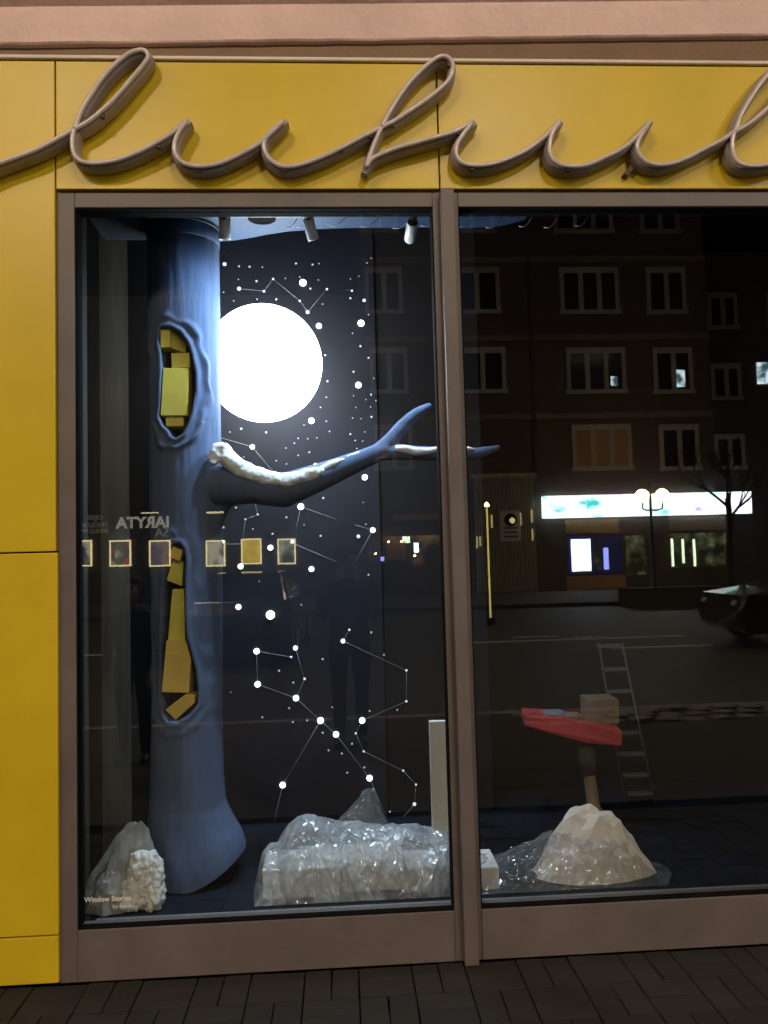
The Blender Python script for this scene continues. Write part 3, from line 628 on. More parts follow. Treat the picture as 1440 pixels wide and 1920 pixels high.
# ------------------------------------------------------------------ blue tree sculpture
TY0 = 0.52                                   # axis depth of the trunk
sil = [(400, 278, 409), (470, 278, 410), (700, 278, 412), (830, 279, 414), (1000, 283, 416), (1150, 285, 416), (1350, 285, 417), (1450, 283, 420), (1510, 281, 424), (1545, 277, 434), (1570, 275, 443), (1592, 273, 452), (1618, 271, 459), (1650, 269, 464)]
zc = np.array([W(345, y, TY0).z for y, a, b in sil])[::-1]
xa_ = np.array([W(a, y, TY0).x for y, a, b in sil])[::-1]; xb_ = np.array([W(b, y, TY0).x for y, a, b in sil])[::-1]
tree = thing('tree_sculpture', 'tall blue painted tree trunk sculpture with two hollows and a snowy branch', 'tree', ((xa_[4] + xb_[4]) / 2, TY0, PZ))
hol1 = [(302,616),(299,638),(303,660),(304,690),(302,733),(299,779),(306,795),(317,806),(322,816),(330,820),(341,813),(349,798),(357,774),(363,733),(363,700),(357,665),(349,641),(336,624),(319,615)]
hol2 = [(325,1020),(336,1020),(344,1030),(347,1051),(345,1084),(345,1138),(347,1192),(356,1225),(364,1260),(368,1295),(367,1322),(352,1341),(333,1353),(314,1353),(305,1339),(302,1301),(302,1219),(306,1111),(311,1057),(317,1030)]
FYT = TY0 - 0.15
def poly_sd(poly, X, Z):
    P = np.array([[W(x, y, FYT).x, W(x, y, FYT).z] for x, y in poly]); d2 = np.full(X.shape, 1e9); ins = np.zeros(X.shape, bool)
    for i in range(len(P)):
        a, b = P[i], P[(i + 1) % len(P)]; e = b - a
        t = np.clip(((X - a[0]) * e[0] + (Z - a[1]) * e[1]) / (e @ e), 0, 1)
        d2 = np.minimum(d2, (X - a[0] - t * e[0]) ** 2 + (Z - a[1] - t * e[1]) ** 2)
        c = ((a[1] > Z) != (b[1] > Z)) & (X < (b[0] - a[0]) * (Z - a[1]) / (b[1] - a[1] + 1e-12) + a[0]); ins ^= c
    d = np.sqrt(d2); return np.where(ins, -d, d)
NT, NZ = 320, 640
z_top = W(345, 412, TY0 - 0.15).z
zz = np.linspace(PZ + 0.004, z_top, NZ); th = np.linspace(0, 2 * np.pi, NT, endpoint=False)
R_ = np.interp(zz, zc, (xb_ - xa_) / 2); C_ = np.interp(zz, zc, (xb_ + xa_) / 2)
k = np.ones(9) / 9
R_ = np.convolve(np.pad(R_, 4, 'edge'), k, 'valid'); C_ = np.convolve(np.pad(C_, 4, 'edge'), k, 'valid')
TH, ZZ = np.meshgrid(th, zz)
wob = np.array([[noise.noise((math.cos(t) * 1.6, math.sin(t) * 1.6, z * 1.5)) * 0.004 + noise.noise((math.cos(t) * 5, math.sin(t) * 5, z * 2.2)) * 0.0022 for t in th] for z in zz])
RR = R_[:, None] + wob
Xv = C_[:, None] + RR * np.cos(TH); Yv = TY0 + RR * np.sin(TH) * 0.96; Zv = ZZ.copy()
# the hem of the flared foot lifts a little towards the right
low = np.clip((PZ + 0.34 - Zv) / 0.34, 0, 1)
Zv += low * (0.105 * np.clip((Xv - C_[:, None]) / R_[:, None], 0, 1) ** 1.4 + 0.05 * np.clip(np.sin(TH), 0, 1) + 0.012 * np.clip(-(Xv - C_[:, None]) / R_[:, None], 0, 1))
front = np.sin(TH) < 0.25
s1, s2 = poly_sd(hol1, Xv, Zv), poly_sd(hol2, Xv, Zv)
sd = np.minimum(s1, s2)
nz1 = np.array([[noise.noise((Xv[i, j] * 14, Zv[i, j] * 9, 3.0)) for j in range(NT)] for i in range(NZ)])
rid = 0.011 * np.exp(-((s1 - 0.012) / 0.010) ** 2) * (0.8 + 0.6 * nz1) + 0.013 * np.exp(-((s1 - 0.05 - 0.03 * nz1) / 0.014) ** 2) * np.clip(0.55 + 1.6 * nz1 + 0.8 * np.clip(Xv - C_[:, None], -0.05, 0.1) * 8 + np.where(Zv < W(330, 790, FYT).z, 0.5, 0.0), 0, 1.5)
rid += 0.006 * np.exp(-((s2 - 0.012) / 0.012) ** 2) + 0.011 * np.exp(-((s2 - 0.05 - 0.03 * nz1) / 0.018) ** 2) * np.clip(0.4 + 1.2 * nz1, 0, 1.2)
rid = np.where(front, rid, 0) * np.clip((sd + 0.01) / 0.01, 0, 1)
Xv += np.cos(TH) * rid; Yv += np.sin(TH) * rid
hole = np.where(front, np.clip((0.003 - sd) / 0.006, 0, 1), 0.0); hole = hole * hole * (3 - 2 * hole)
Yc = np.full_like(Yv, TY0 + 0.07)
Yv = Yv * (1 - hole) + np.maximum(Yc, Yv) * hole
verts = np.stack([Xv, Yv, Zv], -1).reshape(-1, 3) - np.array(BASE[tree.name])
idx = np.arange(NT * NZ).reshape(NZ, NT); nx = np.roll(idx, -1, 1)
quads = np.stack([idx[:-1], nx[:-1], nx[1:], idx[1:]], -1).reshape(-1, 4)
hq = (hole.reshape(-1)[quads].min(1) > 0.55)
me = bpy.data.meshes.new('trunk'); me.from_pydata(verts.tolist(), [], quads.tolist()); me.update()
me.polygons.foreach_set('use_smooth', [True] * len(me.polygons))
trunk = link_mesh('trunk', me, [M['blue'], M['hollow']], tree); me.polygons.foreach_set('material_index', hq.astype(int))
tcx = float(C_[-1]); tr_r = float(R_[-1])
lathe('top_collar', [(tr_r - 0.001, -0.062), (tr_r + 0.0035, -0.058), (tr_r + 0.0035, 0.0), (tr_r - 0.01, 0.004)], (tcx, TY0, z_top), M['blue'], tree, (0, 0, 1), 64)
lathe('top_ring', [(tr_r + 0.010, 0.002), (tr_r + 0.010, CZ - z_top - 0.002), (tr_r - 0.02, CZ - z_top - 0.002)], (tcx, TY0, z_top), M['black_metal'], tree, (0, 0, 1), 64)
# branch
BRY = 0.47
def bw(px, py, dy=0.0): return W(px, py, BRY + dy)
pxm = (CAM_D + BRY) / F_PX
bm = bmesh.new()
main = catmull([bw(340, 880, 0.10), bw(376, 900, 0.075), bw(408, 908, 0.035), bw(440, 908, 0.0), bw(480, 912, -0.015), bw(528, 918, -0.02), bw(580, 902, -0.02), (bw(640, 878, -0.02)), bw(690, 857, -0.02), bw(726, 842, -0.02)], 6)
rads = np.interp(np.linspace(0, 9, len(main)), range(10), np.array([40, 44, 46, 40, 33, 32, 28, 22, 18, 17]) * pxm)
bm_tube(bm, main, list(rads), 20)
up_ = catmull([bw(700, 852, -0.02), bw(728, 830, -0.02), bw(755, 799, -0.015), bw(782, 775, -0.01), bw(809, 759)], 6)
bm_tube(bm, up_, list(np.interp(np.linspace(0, 4, len(up_)), range(5), np.array([14, 15, 13, 11, 6]) * pxm)), 16)
rt = catmull([bw(705, 850, -0.02), bw(745, 848, -0.02), bw(790, 850, -0.02), (bw(840, 851, -0.02)), bw(885, 851, -0.02), bw(908, 847, -0.02), bw(938, 838, -0.02)], 6)
bm_tube(bm, rt, list(np.interp(np.linspace(0, 6, len(rt)), range(7), np.array([15, 15, 14, 13, 12, 10, 5]) * pxm)), 16)
bm_ell(bm, bw(533, 938, -0.02), (0.055, 0.04, 0.035), 2)
web = catmull([bw(396, 1010, 0.07), bw(400, 965, 0.05), bw(418, 935, 0.03), bw(450, 920, 0.0)], 5)
bm_tube(bm, web, list(np.interp(np.linspace(0, 3, len(web)), range(4), np.array([18, 24, 24, 18]) * pxm)), 14)
remeshed('branch', bm, 0.0065, M['blue'], tree, 10)
# snow paste on the branch
def snow(pts, rs, name='snow_patch', amp=0.006, seed=0.0):
    P = catmull(pts, 5); bm = bmesh.new(); r = list(np.interp(np.linspace(0, len(rs) - 1, len(P)), range(len(rs)), np.array(rs) * pxm))
    bm_tube(bm, P, r, 14)
    def lump(co, no):
        for i in range(len(co)):
            d = noise.noise((co[i, 0] * 30 + seed, co[i, 1] * 30, co[i, 2] * 30)) * amp + noise.noise((co[i, 0] * 80, co[i, 1] * 80 + seed, co[i, 2] * 80)) * amp * 0.4
            co[i] += no[i] * d
        return co
    return remeshed(name, bm, 0.005, M['snow'], tree, 3, lump)
snow([bw(397, 870, -0.105), bw(404, 856, -0.095), bw(413, 842, -0.085), bw(426, 858, -0.08), bw(446, 875, -0.08), bw(475, 889, -0.08), bw(510, 898, -0.08), bw(535, 901, -0.08), bw(562, 895, -0.078), bw(590, 887, -0.075), bw(608, 882, -0.07)], [7, 13, 15, 17, 17, 16, 14, 15, 12, 11, 6], seed=1)
snow([bw(602, 881, -0.06), bw(625, 869, -0.06), bw(646, 861, -0.055)], [6, 8, 3], seed=4)
snow([bw(650, 857, -0.05), bw(672, 850, -0.045), bw(688, 845, -0.04)], [3, 4.5, 2], seed=9, amp=0.003)
snow([bw(741, 841, -0.05), bw(752, 841, -0.052), bw(775, 846, -0.055), bw(800, 846, -0.055), bw(828, 841, -0.05), bw(855, 841, -0.048), bw(890, 842, -0.042)], [7, 8, 8.5, 7, 5, 4.5, 2.5], seed=6, amp=0.004)

# yellow boxes in the hollows
def pbox(poly, y, d, m, label, tilt=0.0):
    pts = [W(x, yy, y) for x, yy in poly]
    o = prism('yellow_box', pts, (0, d, 0), M[m], None, 0.002)
    tag(o, label, 'box', 'yellow boxes in the tree hollows'); return o
pbox([(301, 617), (319, 616), (319, 650), (301, 652)], 0.385, 0.08, 'ybox', 'small slanted yellow box at the top of the upper hollow')
o = prism('yellow_box', [W(320, 617, 0.40), W(350, 640, 0.44), W(348, 662, 0.44), W(320, 652, 0.40)], (0, 0.07, 0), M['ybox'], None, 0.002)
tag(o, 'yellow box turned sideways at the top right of the upper hollow', 'box', 'yellow boxes in the tree hollows')
pbox([(321, 662), (355, 661), (356, 689), (322, 690)], 0.40, 0.09, 'ybox', 'squat yellow box above the tallest box in the upper hollow')
pbox([(306, 690), (354, 690), (351, 779), (301, 779)], 0.385, 0.10, 'ybox', 'largest upright yellow box in the upper hollow')
pbox([(310, 778), (344, 778), (344, 799), (311, 799)], 0.40, 0.09, 'ybox', 'small yellow box at the bottom of the upper hollow')
pbox([(324, 1024), (343, 1032), (337, 1052), (315, 1045)], 0.385, 0.06, 'ybox2', 'small tilted ochre box at the top of the lower hollow')
pbox([(324, 1050), (344, 1053), (341, 1099), (312, 1088)], 0.41, 0.07, 'ybox', 'leaning yellow box second from the top of the lower hollow')
pbox([(323, 1105), (345, 1104), (347, 1201), (315, 1200)], 0.41, 0.08, 'ybox', 'long narrow yellow box in the middle of the lower hollow')
pbox([(312, 1201), (349, 1202), (358, 1238), (354, 1299), (303, 1298)], 0.385, 0.10, 'ybox2', 'pale ochre paper bag standing in the lower hollow')
pbox([(350, 1300), (366, 1303), (365, 1318), (329, 1350), (310, 1331)], 0.40, 0.08, 'ybox2', 'ochre box lying tilted at the bottom of the lower hollow')

# ------------------------------------------------------------------ white blocks, crumpled paper and packing film on the platform
def ztop_at(px, py, y): return W(px, py, y).z
def foam(name, px0, px1, pyt, y, d, label, grp='white foam blocks on the platform', m='foam', bev=0.006):
    a, b = W(px0, 1690, y), W(px1, 1690, y); o = box(name, a.x, b.x, y, y + d, PZ + 0.003, ztop_at((px0 + px1) / 2, pyt, y), M[m], None, bev); tag(o, label, 'block', grp); return o
foam('foam_block', 492, 640, 1628, 0.21, 0.22, 'low white foam block at the left end of the wrapped pile')
foam('foam_block', 642, 760, 1612, 0.24, 0.2, 'taller white foam block under the middle of the packing film')
foam('foam_block', 763, 842, 1625, 0.21, 0.2, 'white foam block at the mullion end of the wrapped pile')
foam('foam_block', 560, 700, 1600, 0.47, 0.12, 'white foam block at the back of the wrapped pile')
foam('white_post', 815, 846, 1352, 0.34, 0.03, 'upright white board standing beside the mullion', None, 'foam', 0.003)
foam('foam_block', 905, 938, 1625, 0.20, 0.2, 'white foam block just past the mullion')
def film(name, prof, y0, y1, label, m, nu=26, nv=12, amp=0.012, seed=0, ex=0.6):
    """a crumpled sheet laid over something: prof gives the upper outline in picture columns; facets are folded, then folded finer"""
    rf = random.Random(seed); xs_ = [p[0] for p in prof]; ys_ = [p[1] for p in prof]; ym = y0 + (y1 - y0) * 0.55
    def surf(u, v):
        px = xs_[0] + (xs_[-1] - xs_[0]) * min(1, max(0, u)); py = float(np.interp(px, xs_, ys_)); t = W(px, py, ym); zt_ = max(t.z, PZ + 0.012)
        v = min(1, max(0, v)); y = y0 + (y1 - y0) * v
        h = math.sin(min(1, v / 0.55) * math.pi / 2) ** ex if v < 0.55 else max(0.0, math.cos((v - 0.55) / 0.45 * math.pi / 2)) ** ex
        return Vector((t.x * (0.95 + 0.05 * math.sin(v * math.pi)), y, PZ + 0.006 + (zt_ - PZ - 0.006) * h))
    bm = bmesh.new(); gv = []
    for i in range(nu + 1):
        row = []
        for j in range(nv + 1):
            ed = i in (0, nu) or j in (0, nv)
            p = surf((i + (0 if ed else rf.uniform(-0.42, 0.42))) / nu, (j + (0 if ed else rf.uniform(-0.42, 0.42))) / nv)
            k_ = min(1.0, max(0.0, (p.z - PZ) / 0.06)); p += Vector((rf.uniform(-0.3, 0.3), rf.uniform(-1, 1), rf.uniform(-0.45, 0.45))) * amp * k_
            p.z = max(p.z, PZ + 0.005); row.append(bm.verts.new(p))
        gv.append(row)
    for i in range(nu):
        for j in range(nv):
            a, b, c_, d_ = gv[i][j], gv[i + 1][j], gv[i + 1][j + 1], gv[i][j + 1]
            if rf.random() < 0.5: bm.faces.new((a, b, c_)); bm.faces.new((a, c_, d_))
            else: bm.faces.new((a, b, d_)); bm.faces.new((b, c_, d_))
    for r_ in (0.5, 0.24):
        n0 = len(bm.verts); bmesh.ops.subdivide_edges(bm, edges=list(bm.edges), cuts=1, use_grid_fill=True); bm.verts.ensure_lookup_table()
        for v in bm.verts[n0:]:
            k_ = min(1.0, max(0.0, (v.co.z - PZ) / 0.06)); v.co += Vector((rf.uniform(-0.3, 0.3), rf.uniform(-1, 1), rf.uniform(-0.5, 0.5))) * amp * r_ * k_; v.co.z = max(v.co.z, PZ + 0.004)
    bmesh.ops.smooth_vert(bm, verts=bm.verts, factor=0.12, use_axis_x=True, use_axis_y=True, use_axis_z=True)
    o = from_bm(name, bm, M[m], None); tag(o, label, 'plastic film'); return o
film('packing_film', [(478, 1690), (486, 1610), (500, 1582), (530, 1580), (540, 1545), (560, 1530), (585, 1526), (610, 1536), (650, 1540), (690, 1546), (720, 1548), (760, 1545), (800, 1552), (840, 1555), (862, 1580), (870, 1680)], 0.145, 0.50,
     'crumpled clear packing film draped over white foam blocks left of the mullion', 'film', seed=3)
film('packing_film', [(610, 1560), (640, 1530), (662, 1505), (678, 1482), (700, 1479), (716, 1484), (712, 1515), (722, 1540), (740, 1552)], 0.46, 0.62,
     'peaked fold of clear packing film standing above the wrapped pile', 'film_thin', 10, 7, 0.016, 11)
film('packing_film', [(895, 1600), (930, 1612), (960, 1595), (1000, 1580), (1040, 1560), (1080, 1552), (1125, 1550), (1150, 1556), (1180, 1582), (1205, 1612), (1228, 1640), (1245, 1665), (1255, 1690)], 0.15, 0.44,
     'thin clear packing film spread over the white mound behind the right pane', 'film_thin', 24, 12, 0.024, 21, 0.8)
def lump(name, c, r, label, m, cat, grp=None, amp=0.25, fr=9.0, seed=0.0, sub=5, lean=0.0):
    bm = bmesh.new(); bm_ell(bm, (0, 0, 0), (1, 1, 1), sub)
    for v in bm.verts:
        n = v.co.normalized(); q = Vector((n.x * fr * 0.25 + seed, n.y * fr * 0.25, n.z * fr * 0.25)); d = noise.voronoi(q)[0]; e_ = noise.voronoi(q * 2.7)[0]
        k_ = 1 + amp * (0.45 - d[0]) + amp * 0.45 * (0.45 - e_[0]) + amp * 0.8 * noise.noise(q * 0.7)
        p = n * k_; v.co = Vector((c[0] + p.x * r[0] * (1 - 0.35 * p.z * (lean > 0)) + lean * p.z, c[1] + p.y * r[1], max(PZ + 0.004, c[2] + p.z * r[2])))
    o = from_bm(name, bm, M[m], None, True); tag(o, label, cat, grp); return o
def crumple(name, c, r, label, m, cat, grp=None, amp=0.10, seed=0, lean=0.0):
    """a heap of crumpled sheet: folded facets, folded again finer"""
    rf = random.Random(seed); bm = bmesh.new(); bm_ell(bm, (0, 0, 0), (1, 1, 1), 3)
    for v in bm.verts: v.co *= 1 + rf.uniform(-amp, amp) + 0.9 * amp * noise.noise(v.co * 1.7 + Vector((seed, 0, 0)))
    n0 = len(bm.verts); bmesh.ops.subdivide_edges(bm, edges=list(bm.edges), cuts=1, use_grid_fill=True); bm.verts.ensure_lookup_table()
    for v in bm.verts[n0:]: v.co *= 1 + rf.uniform(-amp, amp) * 0.35
    for v in bm.verts:
        p = v.co.copy(); t = 1 - 0.35 * max(0.0, p.z); v.co = Vector((c[0] + p.x * r[0] * t + lean * p.z, c[1] + p.y * r[1] * t, max(PZ + 0.004, c[2] + p.z * r[2])))
    o = from_bm(name, bm, M[m], None); tag(o, label, cat, grp); return o
c = W(1112, 1650, 0.32); crumple('white_mound', (c.x, 0.33, PZ + 0.0), (0.25, 0.14, 0.285), 'rounded white paper mound under thin film behind the right pane', 'paper', 'mound', None, 0.075, 2)
# crumpled paper left of the tree foot
c = W(226, 1640, 0.27); crumple('crumpled_paper', (c.x, 0.27, PZ + 0.04), (0.15, 0.08, 0.275), 'tall grey crumpled paper heap leaning on the tree foot', 'paper_grey', 'paper', 'crumpled paper by the tree foot', 0.10, 5, 0.075)
c = W(204, 1690, 0.21); crumple('crumpled_paper', (c.x, 0.20, PZ + 0.0), (0.10, 0.06, 0.15), 'low grey crumpled paper corner behind the window lettering', 'paper_grey', 'paper', 'crumpled paper by the tree foot', 0.11, 8, 0.02)
bm = bmesh.new()
for (px, py, rx, rz_, dy) in ((266, 1634, 0.058, 0.085, 0.0), (280, 1640, 0.06, 0.095, 0.0), (258, 1675, 0.066, 0.07, 0.0), (288, 1676, 0.046, 0.07, -0.01), (240, 1690, 0.06, 0.04, 0.0)):
    c = W(px, py, 0.20 + dy); bm_ell(bm, c, (rx, 0.045, rz_), 3)
def frill(co, no):
    for i in range(len(co)):
        q = co[i]; d = abs(noise.noise((q[0] * 34, q[1] * 34, q[2] * 20))) * 0.024 + abs(noise.noise((q[0] * 80, q[1] * 80 + 7, q[2] * 55))) * 0.012 - 0.008
        co[i] += no[i] * d; co[i, 2] = max(co[i, 2], PZ + 0.003)
    return co
tag(remeshed('crumpled_paper', bm, 0.005, M['foam'], None, 1, frill), 'bright white crumpled tissue in front of the tree foot', 'paper', 'crumpled paper by the tree foot')

# ------------------------------------------------------------------ behind the right pane: red tray on a post, stepladder
RY = 0.78
def rw(px, py, y=RY): return W(px, py, y)
st = thing('tray_stand', 'bright red tray on a single dark post behind the right pane', 'stand', (rw(1105, 1530).x, RY + 0.1, PZ))
zr0 = rw(1100, 1398).z; zr1 = rw(1100, 1352).z
fp = [(985, 1342, 0.94), (1060, 1347, 0.87), (1167, 1371, 0.76), (1166, 1399, 0.76), (1100, 1394, 0.83), (985, 1362, 0.94)]
prism('tray', [W(x, y, d) for x, y, d in fp], (0.03, 0.22, 0.0), M['red'], st, 0.004)
yb = RY + 0.14
tube('post', [W(1098, 1396, yb), W(1102, 1450, yb)], [0.05, 0.042], M['olive_cloth'], st, 18)
tube('post_foot', catmull([W(1104, 1448, yb), W(1110, 1490, yb), W(1114, 1520, yb), Vector((W(1122, 1540, yb).x, yb, PZ + 0.02))], 5), [0.030] * 8 + [0.034, 0.036, 0.04, 0.045, 0.05, 0.055, 0.06, 0.06], M['wood'], st, 18)
zt_ = W(1110, 1358, 0.92).z
c = W(1124, 1330, RY + 0.18)
bxo = box('cardboard_box', c.x - 0.075, c.x + 0.075, RY + 0.1, RY + 0.26, zt_ + 0.002, zt_ + 0.13, M['cardboard'], None, 0.004); tag(bxo, 'brown cardboard box standing on the red tray', 'box')
c = W(1078, 1330, RY + 0.1)
o = box('cardboard_box', c.x - 0.045, c.x + 0.04, RY + 0.1, RY + 0.2, zt_ + 0.002, zt_ + 0.055, M['cardboard'], None, 0.004); tag(o, 'small brown cardboard box lying low on the red tray', 'box')
c = W(1060, 1345, RY + 0.05)
bm = bmesh.new(); c = W(1040, 1343, 0.98); bm_box(bm, c.x - 0.05, c.x + 0.055, 0.94, 1.06, c.z - 0.004, c.z + 0.022, 0.008); o = from_bm('folded_cloth', bm, M['greyblue'], None); tag(o, 'grey-blue folded cloth on the end of the red tray', 'cloth')
lad = thing('stepladder', 'slim metal stepladder standing behind the red tray', 'ladder', (rw(1190, 1540, 1.2).x, 1.25, PZ))
a, b = W(1166, 1205, 1.32), W(1209, 1412, 1.22)
b = a + (b - a) * ((a.z - PZ - 0.003) / (a.z - b.z))
for dx in (0.0, -0.15):
    d_ = Vector((dx, 0.05 if dx else 0, 0)); tube('rail', [a + d_ * 0.8, b + d_], 0.005, M['dull_steel'], lad, 8)
for t in (0.02, 0.17, 0.31, 0.44, 0.57, 0.70, 0.83, 0.94):
    p = a + (b - a) * t; box('tread', p.x - 0.135, p.x - 0.004, p.y - 0.0, p.y + 0.05, p.z - 0.008, p.z + 0.006, M['dull_steel'], lad, 0.002)

# ------------------------------------------------------------------ unseen lamps hung over the road, added to light both sides of the street
def hung_lamp(x, y, z, label):
    t = thing('unseen_hung_lamp', label, 'street lamp', (x, y, z), 'unseen lamps hung over the road')
    bm = bmesh.new(); bm_ell(bm, (x, y, z + 0.06), (0.95, 0.34, 0.16), 3); bmesh.ops.delete(bm, geom=[v for v in bm.verts if v.co.z < z + 0.055], context='VERTS'); from_bm('shade', bm, M['dull_steel'], t, True)
    bm = bmesh.new(); bm_ell(bm, (x, y, z + 0.04), (0.86, 0.28, 0.22), 2); bmesh.ops.delete(bm, geom=[v for v in bm.verts if v.co.z > z + 0.06], context='VERTS'); from_bm('bowl', bm, M['bowl'], t, True)
    tube('span_wire', [Vector((x, 0.2, z + 1.2)), Vector((x, y, z + 0.21)), Vector((x, -28.9, z + 5.5))], 0.006, M['black_metal'], t, 5)
for i_, (x, y, z) in enumerate(((-17.5, -9.0, 8.4), (-10.5, -10.0, 8.8), (-4.0, -9.0, 8.3), (2.6, -10.2, 8.8), (9.5, -9.4, 8.6), (17.0, -10.0, 8.8))):
    hung_lamp(x, y, z, 'long unseen lamp added over the near lane, %s from the cinema end' % ORD[i_])
for i_, (x, y, z) in enumerate(((-9.0, -19.5, 13.0), (3.0, -19.8, 13.3), (14.0, -19.5, 13.1))):
    hung_lamp(x, y, z, 'high unseen lamp added over the far lane, %s from the cinema end' % ORD[i_])  # second row, added to brighten the far block

# ------------------------------------------------------------------ the other side of the street, seen mirrored in the glass
FB = -29.0
def xr(px, py=1000, y=FB): return MR(px, py, y).x
def zr(px, py, y=FB): return MR(px, py, y).z
blk = thing('brick_block', 'dark brick apartment block across the street, mirrored in the glass', 'building', (xr(1020), FB - 4, 0))
xA0, xA1 = xr(690), xr(1346)
box('wall', xA0, xA1, FB - 8, FB, 0.0, 17.5, M['brick'], blk)
for py in (340, 487, 633, 780):
    z = zr(1100, py); box('string_course', xA0, xr(1005), FB, FB + 0.10, z - 0.12, z + 0.12, M['band'], blk); box('string_course', xr(1012), xA1, FB, FB + 0.10, z - 0.12, z + 0.12, M['band'], blk)
box('downpipe', xr(1006.5), xr(1010.5), FB, FB + 0.1, 4.5, 17.4, M['render_dark'], blk)
def window(parent, px0, px1, py0, py1, n, pane='win_dark', y=FB):
    x0, x1 = xr(px0), xr(px1); pm = (px0 + px1) / 2; z1, z0 = zr(pm, py0), zr(pm, py1)
    w = 0.16; bm = bmesh.new()
    bm_box(bm, x0, x1, y + 0.002, y + 0.09, z1 - w * 1.5, z1); bm_box(bm, x0 - 0.05, x1 + 0.05, y + 0.002, y + 0.14, z0 - 0.05, z0 + w * 0.7)
    xs_ = [x0 + (x1 - x0 - w) * i / n for i in range(n + 1)]
    for i, x in enumerate(xs_): bm_box(bm, x, x + w * (1.0 if i in (0, n) else 1.2), y + 0.003, y + 0.088, z0 + w * 0.7, z1 - w * 1.5)
    f = from_bm('window', bm, M['win_white'], parent)
    for i in range(n): box('pane', xs_[i] + w * 1.02, xs_[i + 1] - 0.002, y + 0.004, y + 0.03, z0 + w * 0.7, z1 - w * 1.5, M[pane], f)
    return f
for py0, py1, off in ((352, 436, -6), (502, 587, 0), (652, 736, 6), (796, 880, 11)):
    for k, (a, b, n) in enumerate(((696, 767, 2), (864, 953, 2), (1068, 1180, 3), (1233, 1307, 2))):
        if k == 1 and py0 == 796: continue
        window(blk, a + off, b + off, py0, py1, n, 'blind' if (py0 == 796 and k == 2) else 'win_dark')
for (a, b, c_, d_) in ((1157, 1170, 706, 724), (1276, 1298, 694, 726)):
    box('curtain_foliage_glow', xr(a), xr(b), FB + 0.031, FB + 0.04, zr(a, d_), zr(a, c_), M['curtain_foliage_glow'], blk)
nxt = thing('side_block', 'dark reddish block beside the brick apartments, at the edge of the glass', 'building', (xr(1480, 1000, FB - 2), FB - 6, 0))
xn0, xn1 = xA1 + 0.05, xr(1800)
box('wall', xn0, xn1, FB - 10, FB - 2.0, 0.0, 15.0, M['brick'], nxt)
for py0, py1 in ((520, 590), (660, 730), (800, 868)):
    for a_, b_ in ((1390, 1450), (1510, 1580)): window(nxt, a_, b_, py0, py1, 2, 'win_dark', FB - 2.0)
c = MR(1436, 700, FB - 2.0); box('curtain_foliage_glow', c.x - 0.45, c.x + 0.45, FB - 1.969, FB - 1.96, c.z - 0.5, c.z + 0.5, M['curtain_foliage_glow'], nxt)  # pale lit foliage, put in as a glowing patch on the wall
# ground floor of the block: shop with a long lightbox, gate, cafe
shp = thing('corner_shop', 'lit shop with dim windows under a long lightbox, mirrored in the glass', 'shop', (xr(1210), FB, 0))
def sbox(name, p0, p1, q0, q1, d0, d1, m, par): return box(name, xr(p0), xr(p1), FB + d0, FB + d1, zr((p0 + p1) / 2, q1), zr((p0 + p1) / 2, q0), M[m], par)
box('lightbox', xr(1017), xr(1405), FB + 0.02, FB + 0.32, zr(1200, 968), zr(1200, 927), M['sign_light'], shp)
sbox('name_panel', 1060, 1160, 974, 1000, 0.01, 0.06, 'blind', shp); sbox('name_panel', 1254, 1360, 969, 995, 0.01, 0.06, 'band', shp)
w_ = sbox('shop_window', 1062, 1165, 1003, 1076, 0.01, 0.03, 'shop_blue', shp)
sbox('screen', 1069, 1105, 1011, 1071, 0.04, 0.08, 'screen', shp); sbox('shelf_light', 1112, 1124, 1025, 1069, 0.04, 0.07, 'strip_white', shp).data.materials[0] = M['shop_in']; sbox('blue_light', 1129, 1138, 1027, 1068, 0.04, 0.07, 'strip_blue', shp)
sbox('door', 1172, 1209, 1004, 1078, 0.01, 0.04, 'shop_in', shp); sbox('shop_window', 1254, 1360, 999, 1064, 0.01, 0.03, 'shop_in', shp)
for (a, b, c_) in ((1258, 1010, 1062), (1278, 1011, 1056), (1299, 1011, 1062)): sbox('tube_light', a - 2.2, a + 2.2, b, c_, 0.04, 0.07, 'strip_white', shp)
sbox('plinth', 1058, 1168, 1079, 1113, 0.01, 0.08, 'blind', shp); sbox('plinth', 1216, 1362, 1066, 1108, 0.01, 0.08, 'render_dark', shp)
gt = thing('slatted_gate', 'tall grey slatted metal gate with a round-symbol sign across the street', 'gate', (xr(945), FB + 0.1, 0))
x0, x1 = xr(890), xr(1004); zt_ = zr(945, 893); 
for i in range(22):
    x = x0 + (x1 - x0) * (i + 0.5) / 22; box('slat', x - 0.036, x + 0.036, FB + 0.05, FB + 0.10, 0.02, zt_ - 0.1, M['gate'], gt)
box('crossbar', x0, x1, FB + 0.03, FB + 0.049, zr(945, 1020), zr(945, 1014), M['render_dark'], gt); box('header', x0 - 0.1, x1 + 0.1, FB + 0.02, FB + 0.16, zt_ - 0.09, zt_ + 0.1, M['gate'], gt)
for (p_, q0, q1) in ((893, 1006, 1028), (899, 1006, 1024), (922, 966, 990), (976, 962, 985), (997, 956, 980), (997, 992, 1014)): sbox('slat_highlight', p_ - 1.6, p_ + 1.6, q0, q1, 0.101, 0.115, 'gate_glow', gt)  # reflected highlights on the slats, put in as glowing strips
gs = thing('gate_sign', 'pale rectangular sign with a dark ring and lines of text on the gate', 'sign', (xr(956), FB + 0.11, zr(956, 1015)))
M['sign_pale'] = mat('pale_sign', (0.62, 0.66, 0.62), 0.5, var=0.05); M['sign_ink'] = mat('dark_ink', (0.03, 0.03, 0.03), 0.6, var=0.1); M['sign_sun'] = emit('lit_disc', (1.0, 0.8, 0.35), 5.0)
sbox('board', 937, 975, 958, 1015, 0.102, 0.13, 'sign_pale', gs)
